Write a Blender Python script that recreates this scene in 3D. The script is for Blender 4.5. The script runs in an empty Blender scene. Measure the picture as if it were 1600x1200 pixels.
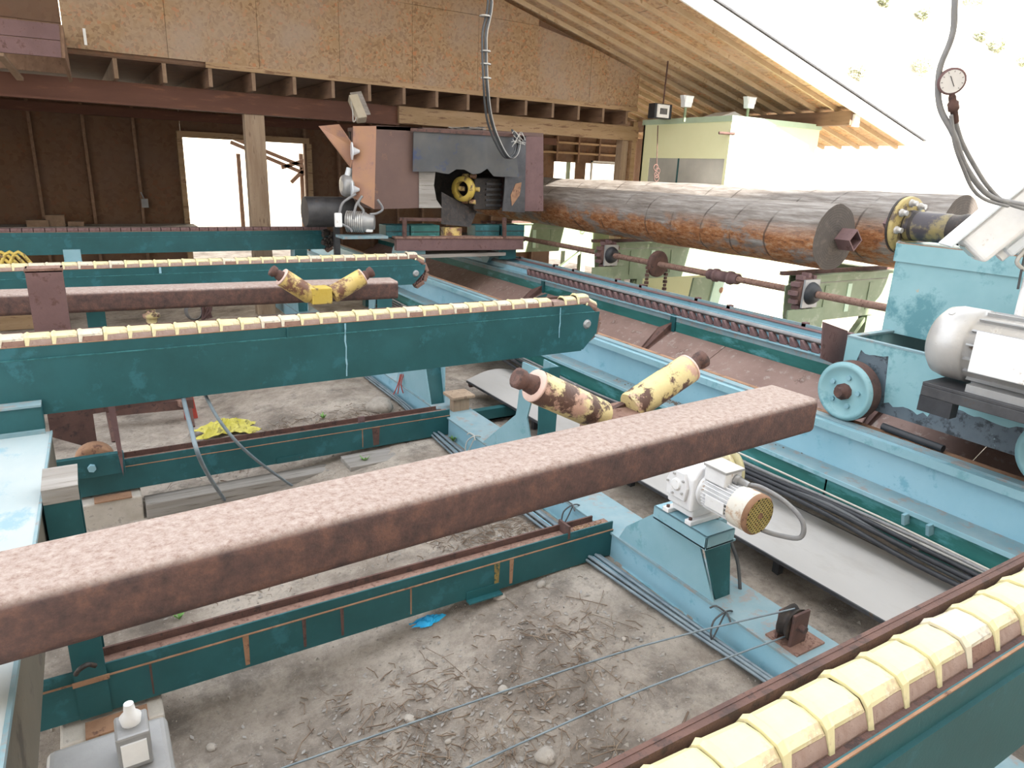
import bpy, bmesh, math, random
from mathutils import Vector, Matrix
random.seed(7)
PI = math.pi
SC = bpy.context.scene
COL = SC.collection
# ------------------------------------------------------------------ camera
CAM = Vector((0.0, 0.0, 3.0))
YAW, PITCH, ROLL, FPX = 0.557026773, 0.298779260, 0.0422219383, 1086.11
_d = Vector((math.sin(YAW)*math.cos(PITCH), math.cos(YAW)*math.cos(PITCH), -math.sin(PITCH)))
_r0 = Vector((math.cos(YAW), -math.sin(YAW), 0)); _u0 = _r0.cross(_d)
_r = _r0*math.cos(ROLL) + _u0*math.sin(ROLL); _u = _u0*math.cos(ROLL) - _r0*math.sin(ROLL)
cd = bpy.data.cameras.new('camera'); cam = bpy.data.objects.new('camera', cd); COL.objects.link(cam)
cd.sensor_fit = 'HORIZONTAL'; cd.sensor_width = 36.0; cd.lens = FPX/1600*36; cd.clip_end = 500; cd.clip_start = 0.05
m3 = Matrix((_r, _u, -_d)).transposed()
cam.matrix_world = Matrix.Translation(CAM) @ m3.to_4x4()
SC.camera = cam
def at(x, y, X=None, Y=None, z=None):
    v = _d + _r*((x-800)/FPX) - _u*((y-600)/FPX)
    t = (z-3.0)/v.z if z is not None else (X/v.x if X is not None else Y/v.y)
    return CAM + v*t
# ------------------------------------------------------------------ light
W = bpy.data.worlds.new('world'); SC.world = W; W.use_nodes = True
wn = W.node_tree.nodes; wb = wn['Background']; wb.inputs[0].default_value = (0.91, 0.95, 1.0, 1); wb.inputs[1].default_value = 1.15
sd = bpy.data.lights.new('sun', 'SUN'); sd.energy = 9.0; sd.angle = math.radians(0.8); sd.color = (1, 0.95, 0.86)
sun = bpy.data.objects.new('sun', sd); COL.objects.link(sun)
sdir = Vector((0.12, -0.80, 0.50)).normalized()
sun.rotation_euler = sdir.to_track_quat('Z', 'Y').to_euler(); sun.location = (3, -6, 22)
VS = SC.view_settings; VS.view_transform = 'Standard'; VS.look = 'None'; VS.gamma = 1.0; VS.use_curve_mapping = False
VS.exposure = 1.52
# ------------------------------------------------------------------ materials
def newmat(name):
    m = bpy.data.materials.new(name); m.use_nodes = True
    nt = m.node_tree; b = nt.nodes['Principled BSDF']; return m, nt, b
def N(nt, t, **k):
    n = nt.nodes.new(t)
    for a, v in k.items(): setattr(n, a, v)
    return n
def tex(nt, scale, stretch=(1,1,1), detail=4, rough=.6, dist=0.0):
    tc = N(nt, 'ShaderNodeTexCoord'); mp = N(nt, 'ShaderNodeMapping'); mp.inputs['Scale'].default_value = stretch
    nz = N(nt, 'ShaderNodeTexNoise'); nz.inputs['Scale'].default_value = scale; nz.inputs['Detail'].default_value = detail
    nz.inputs['Roughness'].default_value = rough; nz.inputs['Distortion'].default_value = dist
    nt.links.new(tc.outputs['Object'], mp.inputs[0]); nt.links.new(mp.outputs[0], nz.inputs[0]); return nz.outputs[0], mp
def ramp(nt, src, stops):
    r = N(nt, 'ShaderNodeValToRGB'); e = r.color_ramp.elements
    while len(e) < len(stops): e.new(0.5)
    for i, (p, c) in enumerate(stops):
        e[i].position = p; e[i].color = (c[0], c[1], c[2], 1) if not isinstance(c, (int, float)) else (c, c, c, 1)
    nt.links.new(src, r.inputs[0]); return r.outputs[0]
def mix(nt, fac, a, b):
    n = N(nt, 'ShaderNodeMix', data_type='RGBA')
    if isinstance(fac, (int, float)): n.inputs[0].default_value = fac
    else: nt.links.new(fac, n.inputs[0])
    for i, v in ((6, a), (7, b)):
        if isinstance(v, tuple): n.inputs[i].default_value = (v[0], v[1], v[2], 1)
        else: nt.links.new(v, n.inputs[i])
    return n.outputs[2]
def paint(name, c1, c2, scale=3, stain=None, amt=.62, sscale=5, rough=.6, metal=0, bump=.15, bscale=60, stretch=(1,1,1), stain2=None, amt2=.66, s2=18, soft=.04):
    m, nt, b = newmat(name)
    a, mp = tex(nt, scale, stretch); col = ramp(nt, a, [(.35, c1), (.65, c2)])
    if stain:
        s, _ = tex(nt, sscale, stretch, detail=7, rough=.7); col = mix(nt, ramp(nt, s, [(amt-soft, 0.0), (amt+soft, 1.0)]), col, stain)
    if stain2:
        s, _ = tex(nt, s2, stretch, detail=6, rough=.7); col = mix(nt, ramp(nt, s, [(amt2-.03, 0.0), (amt2+.03, 1.0)]), col, stain2)
    nt.links.new(col, b.inputs['Base Color']); b.inputs['Roughness'].default_value = rough; b.inputs['Metallic'].default_value = metal
    if bump:
        h, _ = tex(nt, bscale, stretch, detail=5); bp = N(nt, 'ShaderNodeBump'); bp.inputs['Strength'].default_value = bump; bp.inputs['Distance'].default_value = .01
        nt.links.new(h, bp.inputs['Height']); nt.links.new(bp.outputs[0], b.inputs['Normal'])
    return m
M = {}
M['teal'] = paint('dark teal paint', (.008,.070,.078), (.014,.095,.108), 2.5, (.022,.12,.145), .60, 4.0, .5, bump=.08, stain2=(.09,.06,.035), amt2=.72, s2=9)
M['weldteal'] = paint('weld ridge', (.05,.20,.22), (.02,.12,.13), 9, (.012,.09,.10), .5, 12, .6)
M['blue'] = paint('light blue paint', (.20,.37,.43), (.25,.42,.49), 2, (.15,.32,.37), .60, 5, .5, bump=.08, stain2=(.34,.33,.30), amt2=.70, s2=7)
M['skyblue'] = paint('sky blue beam paint', (.22,.42,.52), (.28,.48,.58), 1.6, (.17,.37,.47), .62, 6, .45, bump=.06, stain2=(.10,.30,.42), amt2=.73, s2=5)
M['dustblue'] = paint('dusty blue paint', (.17,.28,.32), (.23,.32,.35), 4, (.25,.245,.235), .58, 7, .7, bump=.1)
M['seagreen'] = paint('sea green worn paint', (.012,.11,.10), (.03,.17,.16), 3, (.07,.26,.28), .58, 2.5, .5, bump=.08, stretch=(1,.4,1.4), stain2=(.16,.25,.28), amt2=.70, s2=6)
M['rust'] = paint('brown rust', (.082,.044,.038), (.125,.066,.053), 6, (.055,.034,.031), .58, 14, .85, bump=.35, bscale=120)
M['rustlight'] = paint('dusty pinkish rust', (.20,.115,.088), (.27,.165,.13), 12, (.13,.066,.048), .57, 26, .9, bump=.4, bscale=140)
M['rustorange'] = paint('orange rust', (.24,.13,.075), (.33,.19,.115), 8, (.13,.065,.045), .6, 12, .9, bump=.3)
M['rustpurple'] = paint('purple brown rust', (.13,.075,.075), (.17,.10,.10), 4, (.10,.05,.045), .6, 8, .8, bump=.2)
M['rustcase'] = paint('reddish brown casing steel', (.14,.085,.07), (.11,.066,.058), 1.5, (.18,.10,.07), .62, 3, .75, bump=.15)
M['rustpeach'] = paint('peach coloured rust', (.38,.21,.15), (.42,.235,.14), 3, (.30,.18,.15), .58, 4, .75, bump=.12)
M['grease'] = paint('greasy black steel', (.018,.015,.014), (.04,.03,.026), 10, (.07,.045,.03), .6, 20, .6, bump=.3)
M['darksteel'] = paint('dark grey steel', (.05,.05,.055), (.08,.08,.085), 6, (.10,.07,.05), .65, 12, .5, metal=.4)
M['black'] = paint('black rubber', (.015,.016,.02), (.03,.032,.038), 5, None, rough=.55)
M['flap'] = paint('dark rubber flap', (.045,.05,.058), (.085,.082,.078), 1.3, (.03,.045,.10), .60, 2, .55, bump=.08)
M['hose'] = paint('grey blue hose', (.13,.17,.20), (.20,.25,.28), 5, None, rough=.5)
M['greyhose'] = paint('dusty grey hose', (.19,.19,.20), (.27,.27,.27), 6, None, rough=.6)
M['belt'] = paint('pale grey dusty belt', (.34,.325,.31), (.40,.385,.37), 1.1, (.36,.34,.32), .60, 1.6, .6, bump=.05, stretch=(1,.3,1), stain2=(.22,.18,.155), amt2=.70, s2=2.2)
M['white'] = paint('white machine paint', (.74,.74,.74), (.84,.84,.84), 5, (.52,.45,.38), .66, 12, .5)
M['motorwhite'] = paint('worn white motor paint', (.66,.66,.67), (.80,.80,.80), 5, (.38,.24,.14), .64, 10, .5)
M['plastic'] = paint('white grey plastic', (.62,.66,.70), (.70,.74,.78), 3, None, rough=.35, bump=0)
M['silver'] = paint('silver motor housing', (.42,.41,.40), (.50,.49,.48), 3, (.70,.70,.69), .56, 2, .38, metal=.3, stain2=(.22,.17,.13), amt2=.66, s2=8)
M['greymotor'] = paint('grey motor paint', (.28,.28,.28), (.36,.36,.36), 3, None, rough=.4, metal=.3)
M['yellow'] = paint('chipped yellow paint', (.58,.42,.12), (.62,.48,.20), 4, (.17,.08,.05), .51, 5, .55, bump=.25, stain2=(.55,.30,.22), amt2=.63, s2=4)
M['rollyellow'] = paint('burnt chipped cream yellow paint', (.58,.48,.22), (.64,.56,.32), 3, (.095,.05,.038), .50, 4.0, .55, bump=.3, stain2=(.50,.32,.25), amt2=.56, s2=5, soft=.02)
M['brightyellow'] = paint('bright yellow paint', (.52,.37,.06), (.58,.44,.11), 4, (.15,.09,.05), .58, 9, .5, bump=.2)
M['pad'] = paint('pale yellow urethane pad', (.60,.54,.29), (.66,.60,.37), 5, (.50,.40,.26), .58, 9, .5, bump=.1, stain2=(.76,.72,.56), amt2=.66, s2=6)
M['padwhite'] = paint('dirty cream urethane pad', (.55,.49,.36), (.62,.57,.46), 5, (.40,.36,.30), .60, 12, .5, bump=.1)
M['concrete'] = paint('concrete', (.40,.36,.31), (.50,.46,.41), 6, (.32,.29,.26), .6, 12, .9, bump=.3)
M['plank'] = paint('weathered grey wood', (.22,.20,.18), (.33,.31,.29), 3, (.14,.12,.10), .6, 8, .85, bump=.3, stretch=(.25,5,5))
M['plankx'] = M['plank']
M['woody'] = paint('brown joist wood', (.17,.10,.062), (.23,.14,.09), 3, (.11,.065,.045), .62, 5, .85, bump=.25, stretch=(5,.4,3))
M['woodend'] = paint('pale cut wood end', (.19,.125,.08), (.25,.17,.115), 6, (.2,.13,.08), .6, 9, .9, bump=.1)
M['timber'] = paint('yellowish timber', (.29,.19,.10), (.40,.275,.165), 2.5, (.18,.10,.055), .58, 5, .8, bump=.2, stretch=(.4,3,3))
M['palerafter'] = paint('pale rafter wood', (.46,.35,.22), (.56,.44,.30), 2.5, (.34,.23,.13), .62, 5, .8, bump=.1)
M['post'] = paint('grey post wood', (.27,.19,.13), (.37,.28,.20), 2.5, (.17,.11,.075), .6, 5, .85, bump=.25, stretch=(5,5,.5))
M['redbeam'] = paint('red brown stained beam', (.085,.030,.016), (.12,.046,.026), 1.5, (.17,.07,.035), .62, 3, .7, bump=.15, stretch=(.4,3,2))
M['whitebeam'] = paint('white painted fascia', (.80,.79,.76), (.86,.85,.82), 2, None, rough=.6, bump=.05)
M['green'] = paint('olive green machine paint', (.17,.22,.13), (.23,.28,.18), 2, (.30,.33,.24), .60, 4, .6, bump=.1, stain2=(.13,.08,.05), amt2=.70, s2=7)
M['booth'] = paint('pale yellow green panel', (.80,.84,.54), (.83,.87,.58), 1.5, None, rough=.5, bump=.03)
M['boothtrim'] = paint('pale mint trim', (.42,.56,.42), (.48,.62,.48), 2, None, rough=.5, bump=.03)
M['glassy'] = paint('dusty cabin glass', (.36,.37,.35), (.50,.50,.47), 1, None, rough=.15, bump=0)
M['beige'] = paint('beige housing', (.42,.37,.28), (.47,.42,.33), 4, None, rough=.5)
M['bluerag'] = paint('bright blue nitrile', (.01,.38,.80), (.02,.48,.88), 8, None, rough=.5)
M['yellowrag'] = paint('yellow cloth', (.50,.45,.06), (.60,.55,.15), 9, (.25,.22,.07), .58, 14, .8)
M['ochre'] = paint('ochre rust', (.30,.22,.06), (.20,.13,.05), 20, (.03,.08,.06), .55, 25, .8)
M['dullyellow'] = paint('dull ochre yellow paint', (.36,.28,.10), (.44,.35,.15), 5, (.10,.07,.045), .56, 7, .55, bump=.2)
M['red'] = paint('red plastic', (.38,.045,.03), (.45,.07,.05), 6, (.2,.06,.05), .6, 8, .6)
M['stone'] = paint('pale stone', (.30,.27,.235), (.40,.36,.32), 9, (.2,.17,.15), .6, 14, .9, bump=.4)
M['twig'] = paint('dry twig', (.13,.09,.065), (.22,.165,.12), 9, None, rough=.9)
M['leaf'] = paint('green leaf', (.12,.28,.06), (.20,.38,.10), 9, None, rough=.6)
M['sawdust'] = paint('brown sawdust', (.16,.125,.10), (.22,.18,.15), 20, (.10,.08,.065), .55, 40, .95, bump=.6)
M['bouncewall'] = paint('pale corrugated siding', (.62,.60,.57), (.68,.66,.63), 1, None, rough=.7)  # pale so the added wall behind the viewer bounces light back
M['glass_face'] = paint('gauge dial', (.62,.60,.58), (.66,.64,.62), 2, None, rough=.3, bump=0)
M['inkblack'] = paint('black ink', (.02,.02,.02), (.03,.03,.03), 2, None, rough=.6, bump=0)
M['cable'] = paint('black grey cable', (.045,.05,.055), (.09,.095,.10), 3, None, rough=.5)
M['palecable'] = paint('pale cable', (.42,.41,.38), (.5,.49,.46), 3, None, rough=.5)
M['bush'] = paint('hill shrub leaves', (.42,.46,.30), (.50,.50,.38), 3, None, rough=.9)
# osb
def osb(name, tint=1.0, warm=0.0, scale=26):
    m, nt, b = newmat(name)
    tc = N(nt, 'ShaderNodeTexCoord'); mp = N(nt, 'ShaderNodeMapping'); mp.inputs['Scale'].default_value = (1,1,1); mp.inputs['Rotation'].default_value = (.3,.5,.4)
    nz = N(nt, 'ShaderNodeTexNoise'); nz.inputs['Scale'].default_value = 5; 
    nt.links.new(tc.outputs['Object'], mp.inputs[0])
    add = N(nt, 'ShaderNodeMix', data_type='VECTOR'); add.inputs[0].default_value = .12
    nt.links.new(mp.outputs[0], nz.inputs[0]); nt.links.new(mp.outputs[0], add.inputs[4]); nt.links.new(nz.outputs[1], add.inputs[5])
    vo = N(nt, 'ShaderNodeTexVoronoi'); vo.inputs['Scale'].default_value = scale; nt.links.new(add.outputs[1], vo.inputs[0])
    sep = N(nt, 'ShaderNodeSeparateColor'); nt.links.new(vo.outputs['Color'], sep.inputs[0])
    t = tint
    col = ramp(nt, sep.outputs[0], [(0.0, (.27*t,.16*t,.085*t)), (.3, (.37*t,.24*t,.13*t)), (.85, (.44*t,.30*t,.175*t)), (1.0, (.47*t,.21*t,.095*t))])
    s, _ = tex(nt, .9, detail=3); col = mix(nt, ramp(nt, s, [(.4, 0.0), (.7, .7)]), col, (.40*t,.32*t,.26*t))
    if warm: col = mix(nt, warm, col, (.11,.045,.022))
    nt.links.new(col, b.inputs['Base Color']); b.inputs['Roughness'].default_value = .85
    bp = N(nt, 'ShaderNodeBump'); bp.inputs['Strength'].default_value = .2; bp.inputs['Distance'].default_value = .01
    nt.links.new(sep.outputs[1], bp.inputs['Height']); nt.links.new(bp.outputs[0], b.inputs['Normal'])
    return m
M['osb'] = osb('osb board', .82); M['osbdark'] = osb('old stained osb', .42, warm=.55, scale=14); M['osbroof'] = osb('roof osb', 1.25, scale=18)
# ground
def groundmat():
    m, nt, b = newmat('dry dusty ground')
    a, _ = tex(nt, 1.1, detail=8, rough=.7); col = ramp(nt, a, [(.32, (.16,.132,.108)), (.45, (.36,.305,.255)), (.60, (.53,.465,.40))])
    c9, _ = tex(nt, 2.6, detail=9, rough=.75); col = mix(nt, ramp(nt, c9, [(.50, 0.0), (.64, .75)]), col, (.17,.145,.125)); c, _ = tex(nt, 22, detail=8, rough=.8); col = mix(nt, ramp(nt, c, [(.36, .5), (.50, 0.0)]), col, (.20,.165,.137))
    d2, _ = tex(nt, 60, detail=5, rough=.8); col = mix(nt, ramp(nt, d2, [(.60, 0.0), (.68, .8)]), col, (.60,.54,.48))
    nt.links.new(col, b.inputs['Base Color']); b.inputs['Roughness'].default_value = .95
    h, _ = tex(nt, 30, detail=9, rough=.8); bp = N(nt, 'ShaderNodeBump'); bp.inputs['Strength'].default_value = .9; bp.inputs['Distance'].default_value = .03
    nt.links.new(h, bp.inputs['Height']); nt.links.new(bp.outputs[0], b.inputs['Normal']); return m
M['ground'] = groundmat()
M['hill'] = paint('sun bleached hillside', (.50,.45,.36), (.58,.53,.44), .3, (.42,.38,.28), .62, .8, .95, bump=.3, bscale=3)
# bark log
def logmat():
    m, nt, b = newmat('weathered log wood')
    a, _ = tex(nt, 3.0, (5,.55,5), detail=8, rough=.7); col = ramp(nt, a, [(.30, (.10,.080,.068)), (.5, (.215,.190,.170)), (.70, (.36,.34,.32))])
    s, _ = tex(nt, 1.3, (1.5,.8,1.5), detail=7, rough=.7)
    tc = N(nt, 'ShaderNodeTexCoord'); sx = N(nt, 'ShaderNodeSeparateXYZ'); nt.links.new(tc.outputs['Object'], sx.inputs[0])
    mr = N(nt, 'ShaderNodeMapRange'); mr.inputs[1].default_value = .20; mr.inputs[2].default_value = -.05; nt.links.new(sx.outputs[2], mr.inputs[0])
    ml = N(nt, 'ShaderNodeMath', operation='MULTIPLY'); nt.links.new(mr.outputs[0], ml.inputs[0]); nt.links.new(ramp(nt, s, [(.42, 0.0), (.50, 1.0)]), ml.inputs[1])
    s2, _ = tex(nt, 9, (2,.7,2), detail=6, rough=.8); oc = ramp(nt, s2, [(.35, (.10,.040,.018)), (.5, (.32,.125,.042)), (.68, (.44,.30,.19))])
    col = mix(nt, ml.outputs[0], col, oc)
    w = N(nt, 'ShaderNodeTexWave', bands_direction='Y'); w.inputs['Scale'].default_value = .42; w.inputs['Distortion'].default_value = 9.0; w.inputs['Detail'].default_value = 2; w.inputs['Detail Scale'].default_value = .6
    nt.links.new(tc.outputs['Object'], w.inputs[0]); g3, _ = tex(nt, 1.7, detail=3); mm = N(nt, 'ShaderNodeMath', operation='MULTIPLY'); nt.links.new(ramp(nt, w.outputs[1], [(.0, .8), (.012, 0.0)]), mm.inputs[0]); nt.links.new(ramp(nt, g3, [(.45, 0.0), (.55, 1.0)]), mm.inputs[1]); col = mix(nt, mm.outputs[0], col, (.045,.032,.026))
    nt.links.new(col, b.inputs['Base Color']); b.inputs['Roughness'].default_value = .75
    h, _ = tex(nt, 10, (3,.4,3), detail=8, rough=.75); bp = N(nt, 'ShaderNodeBump'); bp.inputs['Strength'].default_value = .6; bp.inputs['Distance'].default_value = .02
    nt.links.new(h, bp.inputs['Height']); nt.links.new(bp.outputs[0], b.inputs['Normal']); return m
M['log'] = logmat()
def endmat():
    m, nt, b = newmat('cut log end grain')
    tc = N(nt, 'ShaderNodeTexCoord'); w = N(nt, 'ShaderNodeTexWave', wave_type='RINGS', rings_direction='Y'); w.inputs['Scale'].default_value = 9; w.inputs['Distortion'].default_value = 2; w.inputs['Detail'].default_value = 4
    nt.links.new(tc.outputs['Object'], w.inputs[0]); c = ramp(nt, w.outputs[1], [(.2, (.062,.052,.046)), (.8, (.078,.066,.058))])
    s, _ = tex(nt, 6, detail=8, rough=.8); c = mix(nt, ramp(nt, s, [(.5, 0.0), (.66, .7)]), c, (.14,.115,.095))
    nt.links.new(c, b.inputs['Base Color']); b.inputs['Roughness'].default_value = .9; return m
M['logend'] = endmat()
# ------------------------------------------------------------------ mesh builder
class MB:
    def __init__(s): s.v = []; s.f = []; s.sm = []
    def add(s, vs, fs, smooth=False):
        o = len(s.v); s.v += [Vector(p) for p in vs]; s.f += [tuple(i+o for i in f) for f in fs]; s.sm += [smooth]*len(fs); return s
    def box(s, x0, x1, y0, y1, z0, z1):
        x0, x1 = sorted((x0, x1)); y0, y1 = sorted((y0, y1)); z0, z1 = sorted((z0, z1))
        return s.add([(x0,y0,z0),(x1,y0,z0),(x1,y1,z0),(x0,y1,z0),(x0,y0,z1),(x1,y0,z1),(x1,y1,z1),(x0,y1,z1)],
                     [(0,3,2,1),(4,5,6,7),(0,1,5,4),(1,2,6,5),(2,3,7,6),(3,0,4,7)])
    def prism(s, pts, ax, a, b):
        # pts: 2d loop in the plane perpendicular to axis ax ('x': (y,z), 'y': (x,z), 'z': (x,y))
        def P(p, t): return {'x': (t, p[0], p[1]), 'y': (p[0], t, p[1]), 'z': (p[0], p[1], t)}[ax]
        n = len(pts); vs = [P(p, a) for p in pts] + [P(p, b) for p in pts]
        fs = [tuple(range(n)), tuple(range(2*n-1, n-1, -1))] + [(i, i+n, (i+1) % n + n, (i+1) % n) for i in range(n)]
        return s.add(vs, fs)
    def slab(s, quad, n, t):
        n = Vector(n).normalized()*t; q = [Vector(p) for p in quad]; k = len(q); vs = q + [p+n for p in q]
        return s.add(vs, [tuple(range(k-1, -1, -1)), tuple(range(k, 2*k))] + [(i, (i+1) % k, (i+1) % k + k, i+k) for i in range(k)])
    def lathe(s, p0, p1, prof, n=20, caps=True):
        # prof: list of (t along p0->p1 in metres, radius)
        p0 = Vector(p0); ax = (Vector(p1)-p0).normalized(); a = ax.orthogonal().normalized(); b = ax.cross(a)
        vs = []; k = len(prof)
        for t, r in prof:
            for i in range(n):
                w = 2*PI*i/n; vs.append(p0 + ax*t + (a*math.cos(w)+b*math.sin(w))*r)
        fs = [(j*n+i, j*n+(i+1) % n, (j+1)*n+(i+1) % n, (j+1)*n+i) for j in range(k-1) for i in range(n)]
        s.add(vs, fs, True)
        if caps: s.add([vs[i] for i in range(n)], [tuple(range(n-1, -1, -1))]); s.add([vs[(k-1)*n+i] for i in range(n)], [tuple(range(n))])
        return s
    def cyl(s, p0, p1, r, r2=None, n=16):
        L = (Vector(p1)-Vector(p0)).length; return s.lathe(p0, p1, [(0, r), (L, r if r2 is None else r2)], n)
    def bar(s, p0, p1, w, h, up=(0,0,1)):
        p0 = Vector(p0); p1 = Vector(p1); ax = (p1-p0).normalized(); sd_ = ax.cross(Vector(up))
        if sd_.length < 1e-4: sd_ = Vector((1,0,0))
        sd_.normalize(); u = sd_.cross(ax); vs = []
        for p in (p0, p1):
            for a, b in ((-1,-1),(1,-1),(1,1),(-1,1)): vs.append(p + sd_*a*w/2 + u*b*h/2)
        return s.add(vs, [(0,1,2,3),(7,6,5,4),(0,4,5,1),(1,5,6,2),(2,6,7,3),(3,7,4,0)])
    def tube(s, pts, r, n=8, sub=6):
        P = [Vector(p) for p in pts]
        if len(P) > 2 and sub > 1:
            Q = []
            for i in range(len(P)-1):
                a = P[max(i-1,0)]; b = P[i]; c = P[i+1]; d = P[min(i+2, len(P)-1)]
                for j in range(sub):
                    t = j/sub; Q.append(.5*((2*b)+(c-a)*t+(2*a-5*b+4*c-d)*t*t+(3*b-a-3*c+d)*t**3))
            Q.append(P[-1]); P = Q
        vs = []; up = None
        for i, p in enumerate(P):
            ax = (P[min(i+1, len(P)-1)]-P[max(i-1, 0)]).normalized()
            up = ax.orthogonal().normalized() if up is None else (up-ax*up.dot(ax)).normalized()
            b = ax.cross(up)
            for k in range(n):
                w = 2*PI*k/n; vs.append(p+(up*math.cos(w)+b*math.sin(w))*r)
        m_ = len(P); fs = [(j*n+i, j*n+(i+1) % n, (j+1)*n+(i+1) % n, (j+1)*n+i) for j in range(m_-1) for i in range(n)]
        s.add(vs, fs, True); s.add(vs[:n], [tuple(range(n-1, -1, -1))]); s.add(vs[-n:], [tuple(range(n))]); return s
    def mesh(s, name, mat, origin=(0,0,0)):
        me = bpy.data.meshes.new(name); o = Vector(origin)
        me.from_pydata([tuple(v-o) for v in s.v], [], s.f); me.materials.append(M[mat] if isinstance(mat, str) else mat)
        for i, p in enumerate(me.polygons): p.use_smooth = s.sm[i]
        bm = bmesh.new(); bm.from_mesh(me); bmesh.ops.recalc_face_normals(bm, faces=bm.faces); bm.to_mesh(me); bm.free()
        return me
ORG = {}
def tag(o, label=None, cat=None, group=None, kind=None):
    if label: o['label'] = label
    if cat: o['category'] = cat
    if group: o['group'] = group
    if kind: o['kind'] = kind
    return o
def thing(name, label, cat, loc=(0,0,0), group=None, kind=None):
    o = bpy.data.objects.new(name, None); COL.objects.link(o); o.location = loc; o.empty_display_size = .1
    ORG[o] = Vector(loc); return tag(o, label, cat, group, kind)
def bev(o, w, seg=2):
    if w: b = o.modifiers.new('bevel', 'BEVEL'); b.width = w; b.segments = seg; b.limit_method = 'ANGLE'; b.angle_limit = .6
def part(name, mb, mat, parent=None, label=None, bevel=0, kind=None, seg=2):
    org = ORG[parent] if parent else Vector((0,0,0))
    o = bpy.data.objects.new(name, mb.mesh(name, mat, org)); COL.objects.link(o)
    if parent: o.parent = parent
    ORG[o] = org
    if label: o['label'] = label
    if kind: o['kind'] = kind
    bev(o, bevel, seg); return o
def solo(name, mb, mat, label, cat, group=None, kind=None, bevel=0, loc=None):
    if loc is None:
        c = Vector((0,0,0))
        for v in mb.v: c += v
        loc = c/len(mb.v); loc = Vector((loc.x, loc.y, min(v.z for v in mb.v)))
    o = bpy.data.objects.new(name, mb.mesh(name, mat, loc)); COL.objects.link(o); o.location = loc; ORG[o] = Vector(loc)
    tag(o, label, cat, group, kind); bev(o, bevel); return o
def share(name, me, loc, parent=None, rot=None):
    o = bpy.data.objects.new(name, me); COL.objects.link(o)
    if parent: o.parent = parent; o.location = Vector(loc)-ORG[parent]; ORG[o] = Vector(loc)
    else: o.location = loc; ORG[o] = Vector(loc)
    if rot: o.rotation_euler = rot
    return o
def struct(name, mb, mat, label, cat, bevel=0): return solo(name, mb, mat, label, cat, kind='structure', bevel=bevel, loc=(0,0,0))
def noise2(x, y):
    return (math.sin(x*1.7+y*.9)+math.sin(x*-.8+y*2.1+1.3)+math.sin(x*3.1+y*1.3+.5)*.5+math.sin(x*2.3-y*3.7+2.1)*.5)/3
# ------------------------------------------------------------------ ground and hill
def gz(x, y):
    # a low basin under the left ends of the lower beams, level by the blue floor beam
    t = min(1, max(0, (2.9-x)/2.2)); z = -.02 - .26*t*t*(3-2*t)
    if x > 7.6: z -= min(.5, (x-7.6)*.1)
    if -2 < x < 9: z += noise2(x*2.2, y*2.2)*.018*(1 if x < 3.0 else .5)
    return z
def axis(a, b, c, e, fine, n):
    L = [a+(b-a)*i/n for i in range(n)]; k = int((c-b)/fine); L += [b+(c-b)*i/k for i in range(k)]; L += [c+(e-c)*i/n for i in range(n+1)]; return L
gx = axis(-45, -1.5, 5.2, 90, .05, 14); gy = axis(-30, 1.0, 9.6, 120, .05, 14)
g = MB(); random.seed(3)
gv = [(x, y, gz(x, y) + (random.uniform(-.007,.007) if -1.5 < x < 5.2 and 1 < y < 9.6 else 0)) for y in gy for x in gx]; nx = len(gx)
g.add(gv, [(j*nx+i, j*nx+i+1, (j+1)*nx+i+1, (j+1)*nx+i) for j in range(len(gy)-1) for i in range(nx-1)], True)
struct('ground', g, 'ground', 'dry dusty dirt floor strewn with chips under the machinery', 'ground')
h = MB(); hv = []; xs = [-60+i*6 for i in range(40)]; ts = [i/12 for i in range(13)]
for t in ts:
    for x in xs:
        hv.append((x, 52 - max(0, x-10)*.42 + t*60 + noise2(x*.1, t*4)*3, -1.2 + t*70 + noise2(x*.13, t*9)*2.2*t))
h.add(hv, [(j*40+i, j*40+i+1, (j+1)*40+i+1, (j+1)*40+i) for j in range(12) for i in range(39)], True)
hill = struct('hill', h, 'hill', 'sunlit pale hillside rising behind the mill yard', 'hill')
def leafball(mb, c, r, n, ls):
    for _ in range(n):
        d = Vector((random.gauss(0,1), random.gauss(0,1), random.gauss(0,.8))).normalized()*r*random.uniform(.5, 1); p = Vector(c)+d
        a = Vector((random.uniform(-1,1), random.uniform(-1,1), random.uniform(-1,1)))*ls; b = a.orthogonal().normalized()*ls*.5
        mb.add([p-a, p+b, p+a, p-b], [(0,1,2,3)])
hillpix = [((1440,112), 'green leafy shrub on the hillside just left of the pressure gauge', 1.0), ((1380,8), 'small shrub high on the hillside near the roof edge', .6), ((1440,28), 'dark grey shrub near the top of the hillside left of the gauge hose', .7),
           ((1530,62), 'dry shrub on the hillside right of the gauge hose', .7), ((1555,80), 'tall green shrub on the hillside right of the gauge', .9), ((1520,8), 'broad pale shrub at the top edge of the hillside', 1.1), ((1338,120), 'low brown shrub on the hillside above the roof eave', .8), ((1596,105), 'shrub at the right edge of the hillside', .7)]
bpy.context.view_layer.update()
from mathutils.bvhtree import BVHTree
bvh = BVHTree.FromPolygons([Vector(v) for v in h.v], h.f)
for (px, py), lab, r in hillpix:
    p = at(px, py, Y=10.0); hit = bvh.ray_cast(CAM, (p-CAM).normalized())
    if hit[0] is None: continue
    c = hit[0]; mb = MB(); leafball(mb, c+Vector((0,0,r*.5)), r, 170, .22); mb.cyl(c-Vector((0,0,.3)), c+Vector((0,0,r*.4)), .08, .04, 6)
    solo('hill_shrub', mb, 'bush', lab, 'shrub', group='shrubs on the hillside')
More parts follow.
